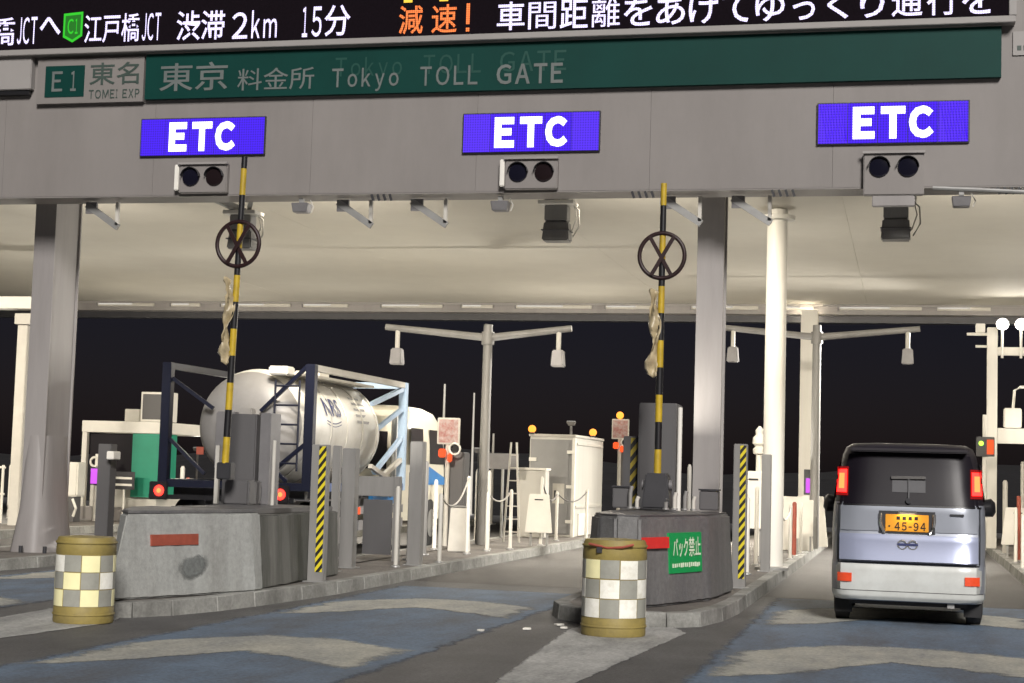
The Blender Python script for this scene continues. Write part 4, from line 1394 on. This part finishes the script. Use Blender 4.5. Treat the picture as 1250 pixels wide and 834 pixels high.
# info panels with amber lights
for x, y, z, lb, amber in ((-8.12, 28.8, 2.25, 'framed reddish sign panel on a pole right of the lorry cab', False), (-6.80, 39.4, 2.66, 'framed reddish sign panel under an orange lamp, left of the right gate cabinet', True)):
    t = thing('sign_panel', lb, 'sign', (x, y, .145), 0, 'framed reddish sign panels')
    MB().cyl((0, .05, 0), (0, .05, z), .045, n=10).build('pole', 'offwhite', t)
    box('frame', 'offwhite', t, -.19, .23, -.02, .03, z - .42, z + .06, .01)
    box('face', 'sign_face', t, -.16, .20, -.026, -.0205, z - .39, z + .03)
    box('lit_word', 'orange_led', t, -.14, .0, -.10, -.05, z - .66, z - .50, .02)
    box('lit_word', 'orange_led', t, .03, .12, -.10, -.05, z - .74, z - .58, .02)
    MB().torus((.16, -.06, z - .5), .10, .02, 20, 6).build('mirror_ring', 'white', t, smooth=60)
    box('machine', 'cabinet', t, .02, .30, .1, .5, 0, z - .55, .02)
    if amber:
        MB().sphere((.0, 0, z + .15), .09, 14, 8).build('beacon', 'amber_lamp', t, smooth=60)


# ------------------------------------------------------------------ T poles with hanging units
def t_pole(label, x, y, zt, l0, l1):
    t = thing('sensor_mast', label, 'mast', (x, y, .145), 0, 'T-shaped sensor masts')
    MB().cyl((0, 0, 0), (0, 0, zt), .10, .085, 18).build('pole', 'post_grey', t, smooth=40)
    MB().lathe((0, 0, zt - .38), (0, 0, zt - .14), [(0, .12), (1, .12)], 18).build('collar', 'post_grey', t, smooth=40)
    for s, L in ((-1, l0), (1, l1)):
        a = MB().cyl((s * .08, 0, zt - .24), (s * L, 0, zt - .06), .072, .06, 14).build('arm', 'post_grey', t, smooth=40)
        xs_ = s * (L - .24)
        u = MB().cyl((xs_, 0, zt - .46), (xs_, 0, zt - .12), .045, n=12).build('hanger', 'offwhite', t, smooth=40)
        MB().prism([(xs_ - .12, -.12), (xs_ + .12, -.12), (xs_ + .12, .14), (xs_ - .12, .14)], zt - .78, zt - .465, [(xs_ - .10, -.09), (xs_ + .10, -.09), (xs_ + .10, .1), (xs_ - .10, .1)]).build('sensor_unit', 'grey_metal', t, .02)
    return t


t_pole('grey T-shaped mast with two hanging units standing right of the lorry', -7.73, 30.0, 4.12, 2.02, 1.60)
t_pole('grey T-shaped mast half hidden behind the columns left of the minivan', -1.86, 34.2, 4.55, 1.95, 2.05)

# ------------------------------------------------------------------ equipment frame with twin floodlights at the right
t = thing('equipment_frame', 'pale steel frame with crossbeams at the right edge, behind the minivan', 'frame', (1.78, 38.2, .145))
box('upright', 'column_white', t, -.11, .11, -.1, .1, 0, 4.9, .01)
box('upright', 'column_white', t, 2.8, 3.0, -.1, .1, 0, 4.9, .01)
box('top_beam', 'column_white', t, .115, 2.795, -.08, .08, 4.28, 4.46, .01)
box('middle_beam', 'column_white', t, .115, 2.795, -.1, .1, 2.32, 2.66, .01)
box('side_arm', 'column_white', t, -.55, -.115, -.03, .03, 4.72, 4.78)
box('camera_unit', 'white', t, -.36, -.16, -.12, .1, 4.79, 4.98, .01)
box('lower_bracket', 'column_white', t, -.36, -.115, -.03, .03, 4.45, 4.50)
box('white_unit', 'white', t, .25, .62, -.25, .1, 2.665, 3.1, .02)
MB().tube([(.45, 0, 3.1), (.48, 0, 3.5), (.6, 0, 3.58), (1.6, 0, 3.6)], .035).build('pipe', 'white', t, smooth=50)
for i, (dx, lb) in enumerate(((.20, 'left of the two glaring floodlights at the right edge'), (.60, 'right of the two glaring floodlights at the right edge'))):
    f = thing('floodlight', lb, 'floodlight', (1.78 + dx, 37.9, 5.10), 0, 'twin floodlights at the right')
    MB().lathe((0, 0, 0), (0, .22, .04), [(0, .14), (.4, .13), (1, .05)], 20).build('housing', 'grey_metal', f, smooth=40)
    MB().lathe((0, -.004, 0), (0, -.04, 0), [(0, .13), (.7, .11), (1, .05)], 20).build('lens', 'flood_lens', f, smooth=40)
    MB().cyl((0, .08, -.75), (0, .08, -.05), .03, n=10).build('stem', 'white', f)
    area_lamp(f, (0, -.06, 0), (-.74, -.52, -.50), .22, .22, 55, (1.0, .95, .87), 85)
t = thing('lane_signal', 'small signal box lit green and orange right of the minivan', 'signal', (1.58, 37.0, .145))
MB().cyl((0, 0, 0), (0, 0, 2.9), .05, n=10).build('post', 'white', t)
box('housing', 'black', t, -.18, .20, -.12, -.04, 2.0, 2.42, .01)
MB().cyl((-.08, -.121, 2.28), (-.08, -.14, 2.28), .05, n=14).build('green_lens', 'green_led', t)
box('orange_lens', 'orange_led', t, .04, .18, -.135, -.121, 2.05, 2.36)
t = thing('red_post', 'thin reddish post at the right of the minivan', 'post', (1.98, 32.0, .145))
MB().cyl((0, 0, 0), (0, 0, 1.2), .04, n=10).build('shaft', 'rust_plate', t, smooth=40)
MB().cyl((0, 0, 0), (0, 0, .03), .09, n=12).build('base', 'steel', t)
t = thing('lamp_stub', 'pale post with knobbed lantern head left of the round column', 'post', (-2.62, 30.0, .145))
MB().cyl((0, 0, 0), (0, 0, 1.8), .06, n=12).build('shaft', 'white', t, smooth=40)
MB().lathe((0, 0, 1.8), (0, 0, 2.32), [(0, .06), (.05, .11), (.2, .12), (.3, .07), (.4, .13), (.6, .12), (.7, .07), (.85, .08), (1, .02)], 16).build('lantern_head', 'white', t, smooth=40)

# thin masts in the dark beyond
for x, y, h_, lb in ((-13.1, 46, 4.0, 'thin pale antenna mast right above the lorry cab'), (-14.6, 55, 4.2, 'thin faint mast right of the antenna mast above the cab'), (-11.6, 46, 2.6, 'thin pale pole right of the T-shaped mast'), (-19.7, 34, 2.6, 'thin mast at the left picture edge')):
    t = thing('thin_mast', lb, 'mast', (x, y, 0), 0, 'thin masts in the dark')
    MB().cyl((0, 0, 0), (0, 0, h_), .05, .03, 8).build('pole', 'offwhite', t, smooth=40)
    MB().cyl((0, 0, 0), (0, 0, .05), .14, n=10).build('base', 'steel', t)

# ------------------------------------------------------------------ tank container on a lorry
TX, TY = -10.2, 24.0
c = thing('tank_container', 'cream tank in a blue frame with dark letters, carried by the lorry', 'tank container', (TX, TY, 1.12))
HW, HH, LN = 1.20, 1.96, 4.95
for (x, mm) in ((-HW, 'frame_shaded'), (HW, 'frame_shaded')):
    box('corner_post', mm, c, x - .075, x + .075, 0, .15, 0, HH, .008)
for (x, mm) in ((-HW, 'frame_blue'), (HW, 'frame_lit')):
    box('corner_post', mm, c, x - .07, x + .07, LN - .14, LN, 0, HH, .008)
for y, mm in ((.075, 'frame_shaded'), (LN - .07, 'frame_lit')):
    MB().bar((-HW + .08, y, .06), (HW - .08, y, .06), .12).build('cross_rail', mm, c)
MB().bar((-HW + .08, LN - .07, HH - .06), (HW - .08, LN - .07, HH - .06), .11).build('cross_rail', 'frame_lit', c)
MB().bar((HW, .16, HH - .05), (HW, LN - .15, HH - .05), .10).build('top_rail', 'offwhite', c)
MB().bar((-HW, .16, HH - .05), (-HW, LN - .15, HH - .05), .10).build('top_rail', 'frame_shaded', c)
for s, mm in ((-1, 'frame_shaded'), (1, 'frame_blue')):
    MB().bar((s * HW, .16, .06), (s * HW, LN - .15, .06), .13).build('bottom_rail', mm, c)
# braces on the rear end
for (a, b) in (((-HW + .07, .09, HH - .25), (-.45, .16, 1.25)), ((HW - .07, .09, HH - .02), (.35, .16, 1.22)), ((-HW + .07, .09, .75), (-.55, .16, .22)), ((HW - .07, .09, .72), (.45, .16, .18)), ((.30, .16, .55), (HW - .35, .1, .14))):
    MB().bar(a, b, .055).build('end_brace', 'frame_shaded', c)
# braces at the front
for (a, b, mm) in (((HW, LN - .14, HH - .12), (HW - .2, LN - 1.3, HH - .45), 'frame_lit'), ((HW, LN - .14, .55), (HW - .15, LN - 1.2, .10), 'offwhite'), ((HW, LN - .14, .95), (HW - .25, LN - .9, .30), 'frame_lit'), ((HW, LN - .1, .05), (HW - .12, LN - 1.5, .42), 'offwhite'), ((HW, LN - .2, HH - .5), (HW - .35, LN - .8, HH - .95), 'frame_lit')):
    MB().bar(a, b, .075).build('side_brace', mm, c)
TZ, TR = .99, .915
TCX = .05
prof = [(0, .30), (.008, .55), (.03, .76), (.06, .865), (.10, TR), (.90, TR), (.94, .865), (.97, .76), (.992, .55), (1, .30)]
y0, y1 = .22, LN - .28
tk = MB().lathe((TCX, y0, TZ), (TCX, y1, TZ), prof, 48).build('tank', 'tank', c, smooth=40)
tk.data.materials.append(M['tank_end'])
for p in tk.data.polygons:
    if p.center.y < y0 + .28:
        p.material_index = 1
for i, f in enumerate((.13, .34, .52, .70, .88)):
    yy = y0 + (y1 - y0) * f
    rs = [[(TCX + rr * math.cos(a), yy + dy, TZ + rr * math.sin(a)) for a in [2 * math.pi * q / 48 for q in range(48)]] for rr, dy in ((TR - .01, -.03), (TR + .014, -.025), (TR + .014, .025), (TR - .01, .03))]
    MB().rings(rs, cap=False).build('tank_band', 'offwhite' if i % 2 else 'tank', tk, smooth=40)
# outlet box and plates on the rear end
box('valve_box', 'grey_metal', c, -.34, -.02, .02, .30, .30, 1.20, .02)
box('valve_box', 'tank_end', c, .02, .24, .05, .30, .10, 1.26, .02)
box('hatch', 'white', c, .42, .74, .22, .55, HH - .16, HH - .02, .02)
box('hatch', 'tank', c, .28, .72, 1.7, 2.2, HH - .12, HH + .0, .02)
box('walkway', 'offwhite', c, .30, .85, .6, 4.2, HH - .14, HH - .10)
# ladder on the rear end
for x in (.60, 1.0):
    MB().cyl((x, .10, .30), (x, .10, HH - .25), .018, n=8).build('ladder_rail', 'frame_shaded', c)
for q in range(5):
    MB().cyl((.60, .10, .42 + .3 * q), (1.0, .10, .42 + .3 * q), .016, n=8).build('ladder_rung', 'frame_shaded', c)
box('danger_plate', 'rust_plate', c, -.72, -.60, .19, .205, .52, .64)


def text_on_tank(body, y0_, y1_, a0, a1, material, name='lettering', offset=.012):
    """lettering wrapped on the right-hand flank of the tank"""
    vs, fs = text_geo(body, offset)
    me = bpy.data.meshes.new(name)
    pts = []
    for u, v in vs:
        a = rad(a0 + (a1 - a0) * v)
        rr = TR + .017
        pts.append((TCX + rr * math.cos(a), y0_ + (y1_ - y0_) * u, TZ + rr * math.sin(a)))
    me.from_pydata(pts, [], fs)
    me.update()
    me.materials.append(M[material])
    return link(name, me, tk)


text_on_tank('NRS', 1.50, 2.25, 14, 34, 'navy_letter', offset=.02)
for q, (aa, bb) in enumerate(((9, 10.2), (6, 6.8))):
    rs = []
    m = MB()
    vs = []
    for k_ in range(9):
        yy = 1.52 + .70 * k_ / 8
        for ang in (aa - 3 * math.sin(math.pi * k_ / 8) + 0, bb - 3 * math.sin(math.pi * k_ / 8)):
            a = rad(ang)
            vs.append((TCX + (TR + .006) * math.cos(a), yy, TZ + (TR + .006) * math.sin(a)))
    m.add(vs, [(2 * k_, 2 * k_ + 2, 2 * k_ + 3, 2 * k_ + 1) for k_ in range(8)])
    m.build('logo_arc', 'navy_letter', tk)
random.seed(11)
for q in range(5):
    m = MB()
    vs = []
    for ang in (38 - q * 7, 41 - q * 7):
        for yy in (3.05, 3.05 + random.uniform(.35, .75)):
            a = rad(ang)
            vs.append((TCX + (TR + .006) * math.cos(a), yy, TZ + (TR + .006) * math.sin(a)))
    m.add(vs, [(0, 1, 3, 2)])
    m.build('print_line', 'booth_door', tk)

# the lorry below
lr = thing('tank_lorry', 'lorry with cream and blue cab carrying the tank container in the left lane', 'lorry', (TX, TY, 0))
for s in (-.42, .42):
    box('chassis_beam', 'dark_metal', lr, s - .06, s + .06, .1, 8.6, .72, .98)
for yy in (.3, 1.6, 3.0, 4.6):
    box('cross_member', 'dark_metal', lr, -1.1, 1.1, yy - .06, yy + .06, .985, 1.115)
box('rear_bumper', 'grey_metal', lr, -1.15, 1.15, .02, .12, .42, .60, .01)
box('lamp_bar', 'black', lr, -1.40, 1.02, -.02, .04, .93, 1.0)
for xl in (-1.20, .82):
    b = box('tail_lamp_box', 'black', lr, xl - .17, xl + .13, -.08, -.021, .92, 1.20, .012)
    MB().lathe((xl, -.081, 1.06), (xl, -.11, 1.06), [(0, .085), (.6, .075), (1, .04)], 20).build('tail_lens', 'red_lamp', b, smooth=50)
    MB().lathe((xl + .01, -.111, 1.06), (xl + .01, -.122, 1.06), [(0, .038), (1, .02)], 14).build('bulb_glow', 'tail_core', b, smooth=50)
for s in (-1, 1):
    b = box('tail_lamp_box', 'black', lr, s * .95 - .2, s * .95 + .2, .0, .1, .64, .80, .01)
    box('lens', 'amber_lens', b, s * .95 - .17, s * .95 + .17, -.008, -.001, .66, .78)
    for yy in (.75, 1.85, 7.0):
        wsh = MB().lathe((s * 1.18, yy, .48), (s * .86, yy, .48), [(0, .36), (.08, .46), (.92, .46), (1, .36)], 28).build('wheel', 'tyre', lr, smooth=40)
        MB().lathe((s * 1.185, yy, .48), (s * 1.05, yy, .48), [(0, .27), (.3, .24), (1, .12)], 20).build('rim', 'rim', wsh, smooth=40)
    box('mudguard', 'cabinet', lr, s * 1.02 - .19, s * 1.02 + .19, .15, 2.5, .965, .985)
    box('side_guard', 'grey_metal', lr, s * 1.14 - .02, s * 1.14 + .02, 2.7, 5.2, .45, .62)
    box('side_guard', 'grey_metal', lr, s * 1.14 - .02, s * 1.14 + .02, 2.7, 5.2, .72, .86)
    for yy in (2.6, 3.9):
        box('side_marker', 'amber_lamp' if False else 'orange_led', lr, s * 1.165 - .012, s * 1.165 + .012, yy, yy + .12, .72, .84)
box('side_panel', 'cab_blue', lr, 1.02, 1.10, 3.6, 5.1, .88, 1.02)
# cab
secs = [(.55, 5.42, 8.32, 1.14), (1.35, 5.40, 8.40, 1.16), (1.95, 5.40, 8.30, 1.15), (2.42, 5.42, 8.05, 1.10), (2.60, 5.48, 7.85, 1.02), (2.70, 5.7, 7.5, .85)]
rs = []
for z, ya, yb, hw in secs:
    ring = []
    for q in range(28):
        a = 2 * math.pi * q / 28
        k_ = (abs(math.cos(a)) ** 6 + abs(math.sin(a)) ** 6) ** (-1 / 6)
        ring.append((hw * math.cos(a) * k_, (ya + yb) / 2 + (yb - ya) / 2 * math.sin(a) * k_, z))
    rs.append(ring)
cb = MB().rings(rs).build('cab', 'cab_cream', lr, smooth=35)
for s in (-1, 1):
    x = s * 1.155
    for ya, yb, yc in ((5.62, 6.42, 6.42), (6.85, 7.95, 7.66)):
        m = MB().add([(x + s * .012, ya, 1.62), (x + s * .012, yb, 1.62), (x - s * .018, yc, 2.28), (x - s * .018, ya, 2.28)], [(0, 1, 2, 3)])
        m.build('side_window', 'glass_dark', cb)
    m = MB().add([(x + s * .014, 6.55, 1.22), (x + s * .014, 8.2, 1.22), (x + s * .014, 8.2, 1.30), (x + s * .014, 6.75, 1.58), (x + s * .014, 6.55, 1.58)], [(0, 1, 2, 3, 4)])
    m.build('blue_stripe', 'cab_blue', cb)
    m = MB().box(x + s * .004, x + s * .016, 6.62, 6.70, .62, 1.18)
    m.build('door_seam', 'dark_metal', cb)
    box('mirror', 'black', cb, x + s * .12 - .06, x + s * .12 + .06, 8.25, 8.32, 1.75, 2.2, .01)
    MB().tube([(x, 8.0, 2.25), (x + s * .12, 8.28, 2.3), (x + s * .12, 8.28, 2.2)], .014).build('mirror_arm', 'dark_metal', cb)
m = MB().box(-.75, .75, 5.385, 5.40, 1.5, 2.2)
m.build('rear_window', 'glass_dark', cb)
MB().cyl((.95, 5.2, .9), (.95, 5.2, 2.5), .06, n=14).build('exhaust_stack', 'steel', lr, smooth=40)
box('step', 'grey_metal', lr, 1.0, 1.16, 6.2, 6.9, .35, .5)

# ------------------------------------------------------------------ silver minivan
v = thing('minivan', 'silver minivan with lit red tail lamps and amber plate in the right lane', 'minivan', (0.0, 18.2, 0.0))
v.scale = (1.025, 1.0, 1.01)
VS = [  # z, half width, y rear, y front, corner power
    (.25, .775, .05, 3.28, 9), (.30, .795, .01, 3.36, 10), (.46, .80, .0, 3.40, 10), (.62, .80, .01, 3.42, 10), (.66, .795, .05, 3.42, 10), (.92, .80, .055, 3.38, 10), (.97, .80, .075, 3.36, 10),
    (1.22, .795, .085, 3.22, 8), (1.28, .785, .10, 3.05, 8), (1.45, .765, .15, 2.72, 7), (1.65, .735, .215, 2.36, 7), (1.80, .70, .27, 2.12, 7), (1.88, .67, .33, 2.0, 6), (1.92, .60, .46, 1.85, 5), (1.935, .42, .75, 1.6, 4)]
NR = 64


def vring(z, hw, ya, yb, p, grow=0.0):
    ring = []
    for q in range(NR):
        a = 2 * math.pi * (q + .5) / NR
        k_ = (abs(math.cos(a)) ** p + abs(math.sin(a)) ** p) ** (-1 / p)
        ring.append(((hw + grow) * math.cos(a) * k_, (ya + yb) / 2 + ((yb - ya) / 2 + grow) * math.sin(a) * k_, z))
    return ring


def vsec(z):
    for a, b in zip(VS, VS[1:]):
        if a[0] <= z <= b[0]:
            f = (z - a[0]) / (b[0] - a[0])
            return [z] + [a[i] + (b[i] - a[i]) * f for i in range(1, 5)]
    return list(VS[-1])


def vrear(x, z):
    """rear surface y at (x, z)"""
    z_, hw, ya, yb, p = vsec(z)
    cx = min(abs(x) / hw, .999)
    # superellipse
    s = (1 - cx ** p) ** (1 / p)
    return (ya + yb) / 2 - (yb - ya) / 2 * s


fine = []
for a, b in zip(VS, VS[1:]):
    k_ = max(1, int((b[0] - a[0]) / .06))
    for q in range(k_):
        fine.append(vsec(a[0] + (b[0] - a[0]) * q / k_))
fine.append(list(VS[-1]))
body = MB().rings([vring(*s) for s in fine]).build('body', 'van_silver', v, smooth=40)
body.data.materials.append(M['van_roof'])
for p in body.data.polygons:
    if p.center.z > 1.262:
        p.material_index = 1


def patch(name, material, parent, x0, x1, z0, z1, off=.008, nx=16, nz=8, shape=None, bulge=0.0):
    m = MB()
    vs = []
    for j in range(nz + 1):
        z = z0 + (z1 - z0) * j / nz
        a, b = (x0, x1) if shape is None else shape(z)
        for i in range(nx + 1):
            x = a + (b - a) * i / nx
            of = off if not bulge else off + bulge * (1 - j / nz) ** 1.5
            vs.append((x, vrear(x, z) - of, z))
    n = len(vs)
    back = [(x, y + off + bulge + .02, z) for x, y, z in vs]
    m.add(vs + back, [(j * (nx + 1) + i, j * (nx + 1) + i + 1, (j + 1) * (nx + 1) + i + 1, (j + 1) * (nx + 1) + i) for j in range(nz) for i in range(nx)])
    ed = [i for i in range(nx + 1)] + [(j + 1) * (nx + 1) - 1 for j in range(1, nz + 1)] + [nz * (nx + 1) + i for i in range(nx - 1, -1, -1)] + [j * (nx + 1) for j in range(nz - 1, 0, -1)]
    for a, b in zip(ed, ed[1:] + ed[:1]):
        m.f.append((a, b, b + n, a + n))
    return m.build(name, material, parent, smooth=45)


patch('rear_window', 'glass_dark', v, 0, 0, 1.265, 1.80, .010, shape=lambda z: (-(vsec(z)[1] - .075), vsec(z)[1] - .075))
patch('tailgate', 'van_silver', v, -.70, .70, .985, 1.245, .012)
patch('tailgate_lid', 'van_lid', v, -.705, .705, .675, .95, .014, bulge=.05)  # bulge tips the lower lid upwards so it catches more light
for sx in (-.728, .722):
    patch('gate_seam', 'black', v, sx, sx + .006, .66, 1.25, .004, 1, 8)
patch('gate_seam', 'black', v, -.72, .72, .6405, .6525, .012, 16, 1)
patch('belt_trim', 'black', v, -.74, .74, 1.247, 1.2635, .014, 16, 1)
patch('bumper', 'van_bumper', v, -.785, .785, .36, .635, .035)
patch('bumper_skirt', 'van_bumper', v, -.77, .77, .262, .352, .045)
patch('bumper_groove', 'cabinet', v, -.76, .76, .3535, .3585, .036)
for s in (-1, 1):
    def side(a, b):
        return (min(s * a, s * b), max(s * a, s * b))
    tl = patch('tail_lamp', 'tail_glow', v, *side(.625, .762), 1.35, 1.66, .014, 8, 10)  # outermost layer stands in for the glow around the lens
    patch('lamp_lens', 'tail_lamp', tl, *side(.642, .750), 1.385, 1.63, .020, 6, 8)
    patch('lamp_core', 'tail_core', tl, *side(.668, .728), 1.425, 1.59, .026, 4, 4)
    rf = patch('bumper_reflector', 'amber_lens', v, min(s * .57, s * .72), max(s * .57, s * .72), .445, .535, .048, 4, 3)
    # wheel
    for yy in (.62, 2.75):
        wl = MB().lathe((s * .765, yy, .285), (s * .595, yy, .285), [(0, .21), (.1, .278), (.9, .282), (1, .2)], 28).build('wheel', 'tyre', v, smooth=40)
        MB().lathe((s * .769, yy, .285), (s * .70, yy, .285), [(0, .19), (.3, .17), (1, .08)], 20).build('rim', 'rim', wl, smooth=40)
    box('mud_flap', 'tyre', v, s * .66 - .09, s * .66 + .09, .30, .31, .10, .30)
    mr = MB().lathe((s * .80, 2.6, 1.22), (s * .99, 2.58, 1.24), [(0, .05), (.2, .10), (.8, .11), (1, .06)], 14).build('door_mirror', 'black', v, smooth=40)
    # side glass
    m = MB()
    vs = []
    for yy, z in ((.45, 1.32), (2.55, 1.32), (2.15, 1.72), (.52, 1.72)):
        vs.append((s * (vsec(z)[1] + .006), yy, z))
    m.add(vs, [(0, 1, 2, 3)]).build('side_window', 'glass_dark', v)
    box('door_handle', 'van_silver', v, s * .805 - .012, s * .805 + .012, 1.5, 1.66, 1.06, 1.09)
m = MB().add([(-.66, 3.03, 1.32), (.66, 3.03, 1.32), (.6, 2.28, 1.76), (-.6, 2.28, 1.76)], [(0, 1, 2, 3)])
m.build('windscreen', 'glass_dark', v)
box('rear_spoiler', 'van_roof', v, -.60, .60, .14, .42, 1.825, 1.865, .012)
# wiper, and a dim patch painted in for a reflection in the glass
MB().bar((-.18, vrear(0, 1.55) - .035, 1.555), (.17, vrear(0, 1.55) - .035, 1.56), .022, .03).build('wiper_blade', 'chrome', v)
MB().bar((.0, vrear(0, 1.30) - .03, 1.30), (.0, vrear(0, 1.55) - .03, 1.55), .014).build('wiper_arm', 'dark_metal', v)
MB().cyl((.0, vrear(0, 1.31) - .012, 1.31), (.0, vrear(0, 1.31) - .045, 1.31), .03, n=14).build('wiper_hub', 'dark_metal', v)
patch('glass_reflection', 'dark_metal', v, -.17, .17, 1.40, 1.53, .014, 6, 4)
# number plate with its chrome brackets and lamp
yp = vrear(0, 1.1)
rc = box('plate_recess', 'dark_metal', v, -.30, .27, yp - .022, yp - .013, .965, 1.20)
pl = box('number_plate', 'plate', v, -.235, .205, yp - .034, yp - .0225, .985, 1.165, .004)
sign_text('45-94', 'black', pl, -.14, .175, .997, 1.085, yp - .0345, .02, .002, gap=.3, name='plate_digits')
text('plate_digits', '・', 'black', pl, -.205, -.185, 1.03, 1.05, yp - .0345, .0, .002)
for q in range(4):
    box('plate_mark', 'black', pl, -.12 + q * .06, -.085 + q * .06, yp - .0365, yp - .0345, 1.11, 1.145)
for s, xx in ((-1, -.275), (1, .25)):
    MB().tube([(xx + s * .01, yp - .03, 1.175), (xx + s * .012, yp - .032, 1.10), (xx + s * .004, yp - .032, 1.04), (xx - s * .035, yp - .03, .965)], .019, 8).build('plate_bracket', 'chrome', rc, smooth=60)
lamp = box('plate_lamp', 'chrome', rc, -.11, .08, yp - .075, yp - .035, 1.185, 1.205, .004)
area_lamp(lamp, (-.015, yp - .07, 1.182), (0, .35, -1), .16, .03, .09, (1.0, .78, .5))
# emblem on the lid
ye = vrear(0, .85) - .026
em = MB().torus((-.06, ye, .845), .045, .012, 20, 6).build('emblem', 'chrome', v, smooth=60)
MB().torus((.045, ye, .845), .045, .012, 20, 6).build('emblem', 'chrome', v, smooth=60)
box('emblem_bar', 'navy_letter', v, -.11, .10, ye - .012, ye, .84, .862)
box('gate_handle', 'dark_metal', v, .42, .56, vrear(.5, 1.16) - .03, vrear(.5, 1.16) - .013, 1.165, 1.185)
box('underbody', 'black', v, -.60, .60, .2, 3.0, .20, .30)
box('exhaust_pipe', 'steel', v, .40, .47, .05, .3, .20, .26)

# specks of litter on the road by the right drum
random.seed(5)
for i, (x, y) in enumerate(((-3.55, 15.6), (-3.25, 15.9), (-3.35, 16.2), (-3.9, 15.2))):
    lb = ['leftmost but one white speck of litter on the road left of the right drum', 'white speck of litter nearest the right drum', 'white speck of litter by the kerb left of the right drum', 'lone white speck of litter farthest left of the right drum'][i]
    m = MB()
    pts = [(x + .045 * math.cos(a) * random.uniform(.5, 1.3), y + .045 * math.sin(a) * random.uniform(.5, 1.3)) for a in [i2 * 1.05 for i2 in range(6)]]
    m.prism(pts, .007, .022)
    tag(m.build('litter', 'white'), lb, 'litter', 'litter on the road')
